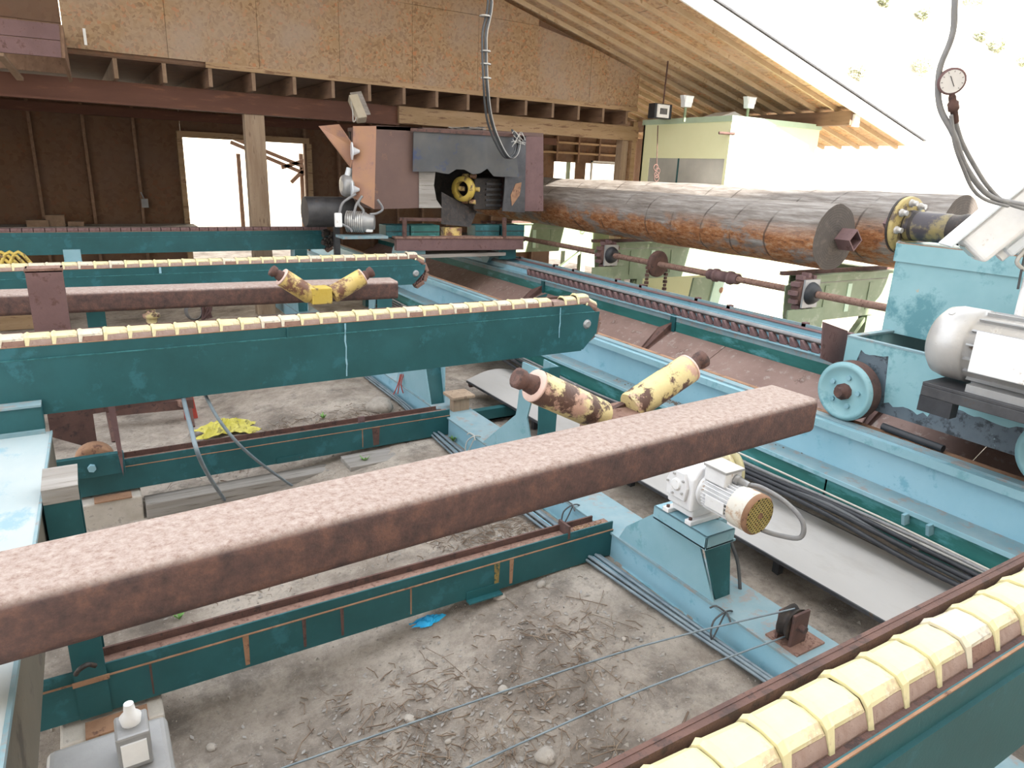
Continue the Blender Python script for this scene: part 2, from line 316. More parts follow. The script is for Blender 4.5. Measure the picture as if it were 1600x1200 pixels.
# ------------------------------------------------------------------ unseen wall added behind the viewer to cast shade on the deck
b_ = MB(); b_.box(-16, 12.2, -6.6, -4.6, -.3, 19)
for i in range(56): b_.box(-15.9+i*.5, -15.75+i*.5, -4.6, -4.55, -.3, 19)
struct('shade_wall', b_, 'bouncewall', 'tall pale corrugated wall added behind the viewer to cast shade', 'wall')
ob = MB(); ob.box(4.15, 4.45, -4.6, 10.9, 6.75, 7.1); struct('overhead_beam', ob, 'timber', 'overhead timber beam carrying the hanging cables', 'beam')
# ------------------------------------------------------------------ the two storey shed
YM = 14.0; EX, GY, EZ, SL = 18.0, 10.34, 3.80, .263
def rz(x): return EZ + (EX-x)*SL if x > 2 else EZ + 16*SL - (2-x)*SL
wt = thing('wall_upper', 'upper shed wall clad in weathered tan osb boards', 'wall', (.15, YM, 4.55), kind='structure')
nb = 8; wB = (11.95-.15)/nb
for i in range(nb):
    for j in range(3):
        x0 = .15+i*wB+.003; x1 = .15+(i+1)*wB-.003; z0 = 4.55+j*1.44+.003 if j else 4.56; z1 = 4.55+(j+1)*1.44-.003
        zl, zr = rz(x0)-.05, rz(x1)-.05
        if z0 > min(zl, zr)-.1: continue
        off = random.uniform(0, .008)
        part('osb_board', MB().prism([(x0, z0), (x1, z0), (x1, min(z1, zr)), (x0, min(z1, zl))], 'y', YM-.03-off, YM-.01), 'osb', wt)
part('backing_sheet', MB().prism([(.15,4.5),(11.95,4.5),(11.95,rz(11.95)-.05),(2,rz(2)-.05),(.15,rz(.15)-.05)],'y',YM+.005,YM+.02),'osbdark',wt)
part('bottom_trim', MB().box(2.2, 11.95, YM-.06, YM-.005, 4.47, 4.56), 'timber', wt, 'thin pale batten along the bottom edge')
part('hinge', MB().box(.42, .46, YM-.06, YM-.03, 4.62, 4.86), 'white', wt, 'small white metal strap')
# floor joists
jt = thing('floor_joists', 'row of dark joists whose ends stick out under the osb wall', 'joists', (6, YM, 4.2), kind='structure')
jx = [.82+.722*i for i in range(16)]
for x in jx:
    j = part('joist', MB().box(x-.03, x+.03, YM-.02, 18.9, 4.17, 4.47), 'woody', jt)
    part('joist_end', MB().box(x-.031, x+.031, YM-.032, YM-.021, 4.168, 4.472), 'woodend', j, 'pale cut end')
part('floor_deck', MB().box(-6, 11.95, YM+.02, 18.9, 4.48, 4.55), 'osbdark', jt)
sb = MB().box(-6, 5.95, 14.5, 14.62, 3.83, 4.165); sb.box(-6, 5.95, 14.42, 14.70, 3.795, 3.83)
struct('support_beam', sb, 'redbeam', 'long red brown beam carrying the joists on the left', 'beam')
hb = MB().box(5.95, 12.45, 14.42, 14.64, 3.83, 4.165)
struct('header_beam', hb, 'timber', 'pale timber header over the back opening behind the logs', 'beam')
def post(nm, x, y, w, dd, z0, z1, mt, lab): return struct(nm, MB().box(x-w/2, x+w/2, y-dd/2, y+dd/2, z0, z1), mt, lab, 'post', bevel=.01)
post('post', 3.06, 14.56, .36, .22, -.3, 3.795, 'post', 'square grey wooden post standing in the bright back opening')
post('post', 12.1, 14.6, .2, .24, -.6, 3.83, 'post', 'wooden post at the right end of the header, beside the booth')
post('post', 12.35, 14.5, .14, .14, -.6, 4.3, 'timber', 'thin peeling timber stud next to the booth')
# left overhanging box of the upper floor
lb = thing('stair_box', 'wooden boxed landing hanging at the upper left corner', 'landing', (-.6, 12.6, 4.2), kind='structure')
a_ = [at(x, y, Y=13.0) for x, y in ((-60,22), (92,38), (96,90), (-60,76))]
part('plank', MB().slab([a_[0], a_[1], (a_[1]+a_[2])/2-Vector((0,0,-.01)), (a_[0]+a_[3])/2-Vector((0,0,-.01))], (0,1,0), .05), 'rustpurple', lb)
part('plank', MB().slab([(a_[0]+a_[3])/2, (a_[1]+a_[2])/2, a_[2], a_[3]], (0,1,0), .06), 'rustpurple', lb)
q1 = at(92,38,Y=13.0); q2 = at(96,90,Y=13.0); q3 = at(108,121,Y=13.0)
part('side_board', MB().slab([q1+Vector((0,.02,0)), q2+Vector((0,.02,0)), q3+Vector((0,.9,0)), q1+Vector((0,1.0,0))], (1,0,0), .05), 'woody', lb)
q4 = at(0,85,Y=13.0); q5 = at(28,118,Y=13.0)
part('brace', MB().bar(q4, q5+Vector((0,.6,0)), .09, .05), 'woodend', lb)
part('back_board', MB().box(-6, .14, YM-.03, YM, 4.9, 8), 'osbdark', lb)
part('dark_soffit', MB().box(-6, .14, YM, YM+.05, 4.17, 4.95), 'woody', lb)
# back wall with studs and bays
bw = thing('wall_back', 'dark rear wall of osb bays between wooden studs', 'wall', (0, 19, 0), kind='structure')
OPX0, OPX1, OPZ1 = 2.32, 5.22, 3.42
def bays(x0, x1, z0, z1, n, mt='osbdark'):
    for i in range(n):
        a = x0+(x1-x0)*i/n; b = x0+(x1-x0)*(i+1)/n
        part('osb_board', MB().box(a+.004, b-.004, 19.06, 19.09, z0, z1), mt, bw); part('stud', MB().box(a-.03, a+.03, 18.92, 19.055, z0, z1), 'woody', bw)
bays(-4.6, OPX0, -.3, 4.17, 7); bays(OPX1, 7.0, -.3, 4.17, 2); bays(7.0, 13.1, -.3, 4.17, 8)
bays(13.1, 15.6, 3.3, 4.17, 3); part('osb_board', MB().box(13.9, 14.3, 19.0, 19.05, 1.5, 3.3), 'osbdark', bw); part('green_post', MB().box(13.45,13.55,18.8,18.9,-.3,3.3), 'green', bw); bays(15.6, 17, -.3, 4.17, 2)
part('osb_board', MB().box(OPX0, OPX1, 19.06, 19.09, OPZ1+.1, 4.17), 'osbdark', bw)
part('lintel', MB().box(OPX0-.1, OPX1+.1, 18.9, 19.1, OPZ1, OPZ1+.14), 'timber', bw)
for x in (OPX0-.05, OPX1+.09): part('jamb', MB().box(x-.06, x+.06, 18.88, 19.1, -.3, OPZ1), 'timber', bw)
for zz in (3.55, 3.85): part('nogging', MB().box(7, 15.6, 18.93, 19.05, zz, zz+.06), 'timber', bw)
part('wall_plate', MB().box(-4.6, 13, 18.85, 18.95, 3.78, 3.98), 'redbeam', bw)
part('sill_shelf', MB().box(-1.6, 2.4, 18.2, 18.95, 1.30, 1.42), 'plankx', bw)
part('side_board', MB().box(-4.62, -4.55, 14.2, 19.06, -.3, 8), 'osbdark', bw)
part('mesh_frame', (lambda m_: (m_.box(14.3,14.36,18.7,18.75,2.3,3.38), m_.box(15.4,15.46,18.7,18.75,2.3,3.38), m_.box(14.3,15.46,18.7,18.75,3.33,3.38), [m_.bar((14.3+i*.06,18.72,2.3),(14.3+i*.06,18.72,3.36),.008,.008) for i in range(1,19)], [m_.bar((14.33,18.72,2.35+i*.06),(15.43,18.72,2.35+i*.06),.008,.008) for i in range(17)], m_)[-1])(MB()), 'palecable', bw, 'grey wire mesh screen in a pale frame')
tb = MB(); tb.box(-.95,-.55,18.25,18.6,1.421,1.56); tb.box(-.6,-.25,18.32,18.6,1.421,1.66); tb.box(-.2,.1,18.35,18.62,1.421,1.52)
solo('wooden_box', tb, 'woodend', 'small stack of wooden crates on the shelf along the dark back wall', 'box')
jb = MB().box(1.32,1.46,18.86,18.95,1.8,2.0); jb.cyl((1.38,18.9,2.0),(1.33,18.9,2.15),.015,n=6); solo('switch_box', jb, 'greyhose', 'small grey switch box on the dark back wall left of the opening', 'switch')
# roof on the right
rf = thing('roof', 'sloping shed roof of osb sheets on rafters with a white fascia', 'roof', (10, GY, 6), kind='structure')
ry = [GY+.05+.53*i for i in range(24)]
for i, y in enumerate(ry):
    part('rafter', MB().prism([(2, rz(2)+.10), (EX, EZ+.09), (EX+.06, EZ+.10), (EX+.05, EZ+.18), (2, rz(2)+.2)], 'y', y-.024, y+.024), 'palerafter', rf)
for i in range(23):
    for k in range(4):
        xa = 2+k*4.02; xb = xa+4.0
        part('sheathing_board', MB().prism([(xa, rz(xa+.001)+.19), (xb, rz(xb)+.19), (xb, rz(xb)+.215), (xa, rz(xa+.001)+.215)], 'y', ry[i]+.003, ry[i+1]-.003), 'osbroof', rf)
part('sheathing_board', MB().prism([(2, rz(2)+.18), (-6, rz(-6)+.18), (-6, rz(-6)+.22), (2, rz(2)+.22)], 'y', GY, 23), 'osbdark', rf)
part('fascia', MB().prism([(2, rz(2)-.02), (EX+.08, EZ-.03), (EX+.08, EZ+.27), (2, rz(2)+.30)], 'y', GY-.05, GY-.005), 'whitebeam', rf)
part('roof_edge', MB().prism([(2, rz(2)+.31), (EX+.12, EZ+.28), (EX+.12, EZ+.31), (2, rz(2)+.34)], 'y', GY-.09, GY+.02), 'darksteel', rf, 'dark metal drip edge')
part('roofing', MB().prism([(2, rz(2)+.23), (EX+.1, EZ+.23), (EX+.1, EZ+.26), (2, rz(2)+.26)], 'y', GY, 23), 'darksteel', rf)
pb = at(1335,172,Y=GY+.12); pc = at(1335,196,Y=GY+.12)
eb = MB().box(pb.x-.1, pb.x+.14, GY+.12, 22, pc.z, rz(pb.x)+.09); part('eave_beam', eb, 'woody', rf, 'heavy grey beam under the rafters')
part('beam_end_cap', MB().box(pb.x-.02, pb.x+.18, GY+.06, GY+.119, pc.z-.03, rz(pb.x)+.02), 'whitebeam', rf, 'white torn flashing on the beam end')
# booth
bt = thing('control_booth', 'pale yellow green operator booth under the sloping roof', 'booth', (13.5, 12.5, -.8))
BX0, BX1, BY0, BY1, BZ = 12.42, 15.45, 11.35, 14.2, 4.32
def rectwall(mb, ax, c0, c1, a0, a1, z0, z1, ha0, ha1, hz0, hz1):
    for (p, q, r, s) in ((a0, ha0, z0, z1), (ha1, a1, z0, z1), (ha0, ha1, z0, hz0), (ha0, ha1, hz1, z1)):
        if ax == 'x': mb.box(c0, c1, p, q, r, s)
        else: mb.box(p, q, c0, c1, r, s)
    return mb
part('side_panel', rectwall(MB(), 'x', BX0, BX0+.06, BY0, BY1, -.8, BZ-.12, BY0+.08, BY1-.3, 2.3, 3.42), 'booth', bt)
part('front_panel', rectwall(MB(), 'y', BY0-.001, BY0+.06, BX0+.061, BX1, -.8, BZ-.12, BX1-.62, BX1-.3, 3.03, 3.35), 'booth', bt)
part('rear_panel', MB().box(BX0, BX1, BY1-.06, BY1, -.8, BZ-.12), 'booth', bt); part('end_panel', MB().box(BX1-.06, BX1, BY0+.06, BY1-.06, -.8, BZ-.12), 'booth', bt)
part('roof_cap', MB().box(BX0-.03, BX1+.03, BY0-.03, BY1+.03, BZ-.12, BZ), 'boothtrim', bt)
gl = part('side_window', MB().box(BX0+.02, BX0+.035, BY0+.08, BY1-.3, 2.3, 3.42), 'glassy', bt); part('window_bar', MB().box(BX0+.005, BX0+.02, BY0+1.5, BY0+1.54, 2.3, 3.42), 'teal', gl)
part('front_window', MB().box(BX1-.62, BX1-.3, BY0+.02, BY0+.035, 3.03, 3.35), 'glassy', bt)
wp = at(1155,213,Y=11.2); part('vent_pipe', MB().cyl((BX0-.25, BY0+.1, 3.95), (BX0+.1, BY0-.03, 3.95), .03, n=8), 'rust', bt)
# booth accessories
def flood(px, py, Y, lab, poletop):
    p = at(px, py, Y=Y); t = thing('flood_light', lab, 'light', (p.x, p.y, poletop), 'flood lights above the booth')
    part('pole', MB().cyl((p.x, p.y, poletop), (p.x, p.y, p.z-.1), .03, n=8), 'green', t)
    part('housing', MB().prism([(p.x-.09, p.z-.1), (p.x+.11, p.z-.1), (p.x+.13, p.z+.03), (p.x+.17, p.z+.14), (p.x-.15, p.z+.14), (p.x-.11, p.z+.03)], 'y', Y-.07, Y+.06), 'plastic', t, bevel=.01)
    part('lens', MB().box(p.x-.1, p.x+.12, Y-.085, Y-.071, p.z-.0, p.z+.12), 'white', t)
flood(1072, 160, 12.1, 'small pale flood light on a green pole at the left end of the booth', BZ-.15)
flood(1170, 162, 11.5, 'flood light with a bright white face on a rusty stand above the booth corner', BZ+.0)
p = at(1128, 178, Y=12.6); solo('roof_hatch', MB().prism([(p.x-.3,BZ+.005),(p.x+.4,BZ+.005),(p.x+.4,BZ+.12),(p.x+.1,BZ+.2),(p.x-.3,BZ+.08)],'y',12.3,12.9), 'white', 'white hatch box lying on the booth roof', 'hatch')
p = at(1035, 175, Y=13.0); st = thing('speaker_box', 'white and black loudspeaker box hanging beside the booth', 'speaker', (p.x, 13.0, p.z-.17))
part('case', MB().box(p.x-.3, p.x+.22, 12.93, 13.15, p.z-.15, p.z+.17), 'black', st); part('face', MB().box(p.x-.24, p.x+.12, 12.90, 12.93, p.z-.13, p.z+.15), 'white', st)
for k in range(5): part('grille_bar', MB().box(p.x-.16+k*.045, p.x-.14+k*.045, 12.885, 12.9, p.z-.06, p.z+.07), 'inkblack', st)
part('hanger', MB().tube([(p.x,13.0,p.z+.17),(p.x+.02,13.0,rz(p.x)+.1)],.02,6), 'rust', st)
ch = MB(); c0 = at(1028, 196, Y=12.9); c1 = at(1026, 262, Y=12.9); ch.tube([c0, c1], .012, 6)
for k in range(4):
    c = c1 + Vector((random.uniform(-.05,.05), 0, -.08*k)); ch.tube([c+Vector((math.cos(w)*.07,0,math.sin(w)*.07)) for w in [i*PI/4 for i in range(9)]], .012, 5, 2)
solo('hanging_hook', ch, 'rust', 'thin rusty rod with looped hooks hanging in front of the booth', 'hook')
# ------------------------------------------------------------------ blue floor beam with its brackets
fb = thing('floor_beam', 'light blue steel beam lying on the dirt beside the hoses', 'beam', (3.5, 7, 0))
part('web_face', MB().box(3.42, 3.45, .6, 15.5, -.03, .20), 'skyblue', fb); part('top_flange', MB().box(3.40, 3.80, .6, 15.5, .195, .212), 'dustblue', fb, 'dusty worn top flange'); part('bottom_flange', MB().box(3.40, 3.80, .6, 15.5, -.04, -.015), 'blue', fb)
def xpoly(mb, pts, X, t): # pixel polygon in a plane of constant x, given thickness
    P = [at(a, b, X=X) for a, b in pts]; return mb.prism([(p.y, p.z) for p in P], 'x', X, X+t)
def bracket(name, lab, ya, yb, ztop, top):
    # web in the Y-Z plane, tapered flange facing the viewer
    t = thing(name, lab, 'bracket', (3.5, (ya+yb)/2, .212), 'steel brackets along the blue floor beam')
    if top == 'motor':
        part('web', MB().prism([(yb, .212), (yb-.07, .34), (yb-.37, .60), (ya+.20, .60), (ya, .212)], 'x', 3.42, 3.435), 'blue', t)
        part('flange', MB().slab([(3.36, ya+.07, .60), (3.60, ya+.07, .60), (3.60, ya+.01, .212), (3.46, ya+.01, .212)], (0,1,0), .015), 'teal', t, 'dark tapered flange')
        pl = part('top_plate', MB().box(3.345, 3.64, ya+.06, yb-.42, .60, .615), 'blue', t)
        pm = MB().box(3.345, 3.36, ya+.06, yb-.42, .60, .70); pm.box(3.345, 3.62, ya+.06, ya+.075, .60, .70); pm.box(3.345, 3.62, ya+.06, yb-.42, .69, .70); pm.box(3.60, 3.70, ya+.20, yb-.42, .60, .70)
        part('motor_shelf', pm, 'blue', t, bevel=.004)
        part('brace_rod', MB().tube([(3.68, ya+.2, .62), (3.74, ya+.1, .40), (3.72, ya+.02, .2)], .014, 6), 'cable', t)
    else:
        hw = .18 if top == 'slim' else .30; ym = (ya+yb)/2
        part('web', MB().prism([(yb, .212), (ya+.42, .72), (ya+.40, .80), (ya+.34, ztop), (ya+.06, ztop), (ya+.22, .75), (ya, .212)] if top == 'slim' else [(yb, .212), (ym+.16, ztop), (ym-.16, ztop), (ya, .212)], 'x', 3.42, 3.435), 'blue', t)
        part('flange', MB().slab([(3.43, ya+.06 if top == 'slim' else ym-.16, ztop), (3.66, ya+.06 if top == 'slim' else ym-.16, ztop), (3.60, ya, .212), (3.43, ya, .212)], (0,1,0), .015), 'teal', t, 'dark tapered flange')
        part('rear_flange', MB().slab([(3.64, ya+.08, ztop), (3.66, ya+.34, ztop), (3.62, ya+.34, .212), (3.60, ya, .212)], (1,0,0), .012), 'blue', t)
    return t
bracket('motor_bracket', 'light blue tapered bracket holding the white gear motor', 2.76, 3.76, .7, 'motor')
bracket('conveyor_bracket', 'tall light blue gusset bracket under the nearest left conveyor tip', 4.98, 6.02, 1.275, 'slim')
bracket('conveyor_bracket', 'wide light blue bracket on the floor beam behind the orange ribbon', 7.35, 8.45, 1.2, 'wide')
bracket('conveyor_bracket', 'light blue bracket under the second conveyor beside the yellow v rollers', 9.1, 10.0, 1.38, 'slim')
bracket('conveyor_bracket', 'light blue bracket under the farthest brown chained conveyor', 13.4, 14.3, 1.39, 'slim')
cm = MB().box(3.81, 5.0, 7.0, 7.10, .03, .17); cm.box(3.81, 5.0, 7.0, 7.25, .03, .045)
solo('cross_member', cm, 'teal', 'dark blue cross member running under the grey belt', 'beam')
wb_ = MB(); p = at(720, 596, Y=7.05); wb_.box(p.x-.12, p.x+.10, 7.0, 7.10, .17, .36); wb_.box(p.x-.14, p.x+.16, 6.97, 7.25, .36, .40)
solo('wood_block', wb_, 'post', 'short stained wooden block standing on the dark cross member', 'block', bevel=.01)
# hoses along the floor beam
hz = thing('hose_bundle', 'bundle of grey blue hoses lying along the foot of the blue beam', 'hoses', (3.3, 6, 0))
random.seed(11)
for k in range(7):
    pts = []
    for i in range(19):
        y = .9 + i*.58; sag = max(0, math.sin((y-2.0)/1.9))*.16 + .02
        pts.append((3.385 - sag*(.5+.10*k) - .008*k, y+.02*k, .02+.012*(k % 3)+random.uniform(0,.006)))
    part('hose', MB().tube(pts, .0125, 6, 4), 'hose' if k != 3 else 'skyblue', hz)
def tie(px, py, Y, mt, lab):
    c = Vector((3.36, Y, .10)); mb = MB(); mb.tube([c+Vector((-.13*math.cos(a)*.9+.03, .01*math.sin(3*a), .14*math.sin(a))) for a in [i*PI/5 for i in range(11)]], .007, 5, 3)
    k = c+Vector((.03,0,.13)); 
    for s_ in (-1, 1): mb.tube([k, k+Vector((-.04, .05*s_, .03)), k+Vector((-.05, .09*s_, -.005))], .007, 5, 3)
    mb.tube([k, k+Vector((-.05, 0, -.1)), k+Vector((-.12, -.01, -.2))], .006, 5, 3)
    solo('cable_tie', mb, mt, lab, 'tie', 'ties around the hose bundle')
tie(0, 0, 2.62, 'cable', 'black knotted tie around the hoses just below the motor bracket'); tie(0, 0, 4.35, 'cable', 'black tie around the hoses just past the right end of the near lower beam')
tie(0, 0, 7.1, 'cable', 'black wire tie around the hoses in front of the far lower beam'); tie(0, 0, 6.15, 'palecable', 'pale string looped around the blue beam left of the gusset bracket')
rb = MB(); p = at(628, 590, X=3.4)
for s_ in (-.02, .0, .025): rb.tube([p+Vector((s_,0,.05)), p+Vector((-.05+s_,-.03,-.08)), p+Vector((-.08+s_*3,-.05,-.2))], .008, 4, 3)
solo('ribbon', rb, 'red', 'faded orange red ribbon tied to the blue floor beam', 'ribbon')
# ------------------------------------------------------------------ lower beams (return channels)
def lower_beam(y, xl, xr, lab, stains, top=.30):
    t = thing('channel_beam', lab, 'beam', ((xl+xr)/2, y, 0), 'dark teal channel beams lying near the ground')
    part('near_plate', MB().box(xl, xr, y, y+.012, 0, .232), 'teal', t); part('upper_strip', MB().box(xl, xr, y+.012, y+.024, .225, top), 'teal', t)
    part('weld_line', MB().box(xl, xr, y-.002, y+.013, .2275, .2325), 'rustorange', t, 'rusty weld seam')
    part('bottom_plate', MB().box(xl, xr, y+.012, y+.20, 0, .012), 'teal', t)
    part('trough_floor', MB().box(xl+.3, xr, y+.024, y+.13, top-.045, top-.03), 'rustlight', t, 'dusty rusty trough floor')
    part('far_plate', MB().box(xl+.3, xr-.12, y+.13, y+.145, 0, top+.02), 'rust', t)
    for sx, w, mt in stains: part('rust_streak', MB().prism([(sx-w, .225), (sx+w, .225), (sx+w*.7, .02), (sx-w*.7, .02)], 'y', y-.0015, y+.001), mt, t)
    return t
b1 = lower_beam(3.85, -.55, 3.43, 'dark teal channel beam near the ground in front of the big rusty tube', [(at(a_, 1000-.28*a_+70, Y=3.85).x, w_, m_) for a_, w_, m_ in ((230,.006,'rust'),(381,.018,'rustorange'),(473,.012,'rust'),(533,.012,'rust'),(642,.006,'rustorange'),(778,.024,'ochre'),(801,.018,'rustorange'))])
part('end_stop', MB().box(2.98, 3.0, 3.86, 4.0, .25, .36), 'rust', b1); part('debris', (lambda m_: ([m_.bar((random.uniform(2.0,2.95), random.uniform(3.88,3.97), .25+random.uniform(0,.03)), (random.uniform(2.0,2.95), random.uniform(3.88,3.97), .26), .006,.004) for _ in range(1)], [(lambda x: m_.bar((x, random.uniform(3.88,3.97), .25), (x+random.uniform(-.1,.1), random.uniform(3.88,3.97), .27), .007,.005))(random.uniform(1.9,2.95)) for _ in range(160)], m_)[-1])(MB()), 'twig', b1, kind='stuff')
part('wood_chip', (lambda m_: ([(lambda x: m_.bar((x, random.uniform(3.88,3.97), .25), (x+random.uniform(-.07,.07), random.uniform(3.88,3.97), .275), .012,.006))(random.uniform(3.03,3.35)) for _ in range(70)], m_)[-1])(MB()), 'timber', b1, kind='stuff')
part('hang_tab', MB().box(2.08, 2.36, 3.79, 3.849, -.012, -.002).box(2.08, 2.36, 3.842, 3.849, -.002, .06), 'teal', b1)
b2 = lower_beam(6.86, -.42, 3.44, 'dark teal channel beam near the ground behind the big rusty tube', [(at(588, 700, Y=6.86).x, .045, 'rust'), (at(567, 705, Y=6.86).x, .006, 'rustorange')])
part('end_stop', MB().box(2.35, 2.42, 6.9, 6.92, .2, .36), 'rustpurple', b2); part('tab', MB().box(1.45, 1.72, 6.852, 6.862, .0, .06), 'teal', b2)
part('tail_bracket', MB().box(-.46, .10, 6.80, 6.86, .20, .40), 'teal', b2, bevel=.004); part('bolt', MB().cyl((-.16, 6.76, .30), (-.16, 6.80, .30), .035, n=6), 'blue', b2)
part('tail_wheel', MB().lathe((-.13, 6.90, .30), (-.13, 7.06, .30), [(0,.05),(0,.14),(.02,.16),(.14,.16),(.16,.14),(.16,.05)], 24), 'rustorange', b2, 'orange rusty tail wheel')
tbx = MB(); tbx.slab([(-.45,7.2,.5),(-.1,7.35,.25),(-.1,7.35,1.2),(-.45,7.2,1.2)], (0,1,0), .012); tbx.slab([(-.1,7.35,.62),(.75,7.5,.62),(.75,7.5,1.3),(-.1,7.35,1.3)], (0,1,0), .012)
part('side_guard', tbx, 'rust', b2)
part('pivot_blade', MB().prism([(.0, 1.3), (.075, 1.3), (.09, .40), (.075, .17), (.055, .40)], 'y', 6.78, 6.80), 'rustpurple', b2)
# columns on those beams
def column(x0, y0, x1, z1, lab, grp='teal columns carrying the conveyors'):
    t = thing('support_column', lab, 'column', ((x0+x1)/2, y0, 0), grp)
    part('near_flange', MB().box(x0, x1, y0, y0+.015, 0, z1), 'teal', t); part('far_flange', MB().box(x0, x1, y0+.25, y0+.265, 0, z1), 'teal', t)
    part('web', MB().box((x0+x1)/2-.006, (x0+x1)/2+.006, y0+.015, y0+.25, 0, z1), 'teal', t); part('cap_plate', MB().box(x0, x1+.004, y0-.004, y0+.29, z1, z1+.015), 'plank', t); part('cap_skirt', MB().box(x0, x1+.004, y0-.006, y0, z1-.065, z1), 'plank', t)
    part('gusset', MB().box(x0-.01, x1+.012, y0-.008, y0, .22, .25), 'rustorange', t); return t
cA = column(-.318, 3.84, -.165, 1.38, 'wide teal column beside the pale sloping chute')
part('lifting_lug', MB().tube([(-.30,3.80,.33),(-.28,3.76,.38),(-.24,3.77,.39),(-.21,3.80,.35)], .014, 6), 'grease', cA)
column(-.05, 9.3, .14, 1.38, 'slim teal column under the second conveyor behind the rusty post')
# concrete blocks, planks
def block(x0, x1, y0, y1, z0, z1, lab):
    t = thing('concrete_block', lab, 'block', ((x0+x1)/2, (y0+y1)/2, z0), 'concrete blocks under the beams')
    part('body', MB().box(x0, x1, y0, y1, z0, z1), 'concrete', t, bevel=.015); part('shim', MB().box(x0+.12, x1-.08, y0-.01, y0+.12, z1, z1+.012), 'rustorange', t, 'rusty steel shim'); return t
block(-.42, .085, 3.72, 4.25, -.55, -.035, 'concrete block under the left end of the near lower beam')
block(-.30, .20, 6.74, 7.25, -.5, -.03, 'concrete block under the left end of the far lower beam')
for a in ((.22, 2.1, 6.72, 6.93, -.30, -.12, 'long weathered plank lying under the far lower beam'), (2.12, 3.12, 6.52, 6.86, -.10, -.035, 'short grey plank beside the hoses under the far lower beam')):
    solo('plank', MB().box(*a[:6]), 'plank', a[6], 'plank', bevel=.008)
# ------------------------------------------------------------------ chain conveyors
P_ = .1524
def link_meshes():
    out = []
    for k in range(4):
        random.seed(50+k); base = MB(); hw = .074
        base.prism([(-hw*1.02, -.05), (-hw*1.04, -.028), (-hw*.84, .008), (hw*.78, .010), (hw*1.0, -.02), (hw, -.05)], 'x', -.060, .070)
        pad = MB(); st = [(-.080, 1.06, .004), (-.066, 1.09, .011), (-.052, 1.02, .005), (.055, 1.0, .003), (.070, 1.0, -.004)]
        vs = []; J = lambda: random.uniform(-.0022, .0022)
        for i, (x, s, dz) in enumerate(st):
            low = -.045 if i < 2 else (-.020 if i < 3 else .004); lowf = -.022
            prof = [(-hw*1.06*s, low), (-hw*.80*s, .016+dz if i < 3 else .018+dz), (-hw*.55*s, .034+dz), (0, .038+dz), (hw*.55*s, .034+dz), (hw*.8*s, .018+dz), (hw*1.04*s, lowf)]
            if i >= 2: prof[0] = (-hw*.84, .010)
            vs += [(x+J(), a+J(), b+J()) for a, b in prof]
        n = 7; fs = [(i*n+j, i*n+j+1, (i+1)*n+j+1, (i+1)*n+j) for i in range(4) for j in range(n-1)]
        pad.add(vs, fs)
        bot = [(v[0], v[1]*.93, v[2]-.010) for v in vs]; pad.add(bot, [tuple(reversed(f)) for f in fs])
        o = len(vs)
        def rim(idx):
            for a, b in zip(idx[:-1], idx[1:]): pad.f.append((a, b, b+o, a+o)); pad.sm.append(False)
        rim([i*n for i in range(5)]); rim([i*n+6 for i in range(5)]); rim(list(range(7))); rim([4*n+j for j in range(7)])
        out.append((base.mesh('link', 'linkpink' if k != 3 else 'rustlight'), pad.mesh('pad', 'pad' if k < 3 else 'padwhite')))
    return out
M['linkpink'] = paint('scuffed pinkish chain link', (.24,.15,.12), (.34,.25,.215), 9, (.14,.075,.055), .60, 16, .8, bump=.3)
LK = link_meshes(); BR = MB().prism([(-.068,-.045),(-.07,.0),(-.055,.03),(.055,.03),(.07,.0),(.068,-.045)], 'x', -.07, .07).mesh('link', 'rustpurple')
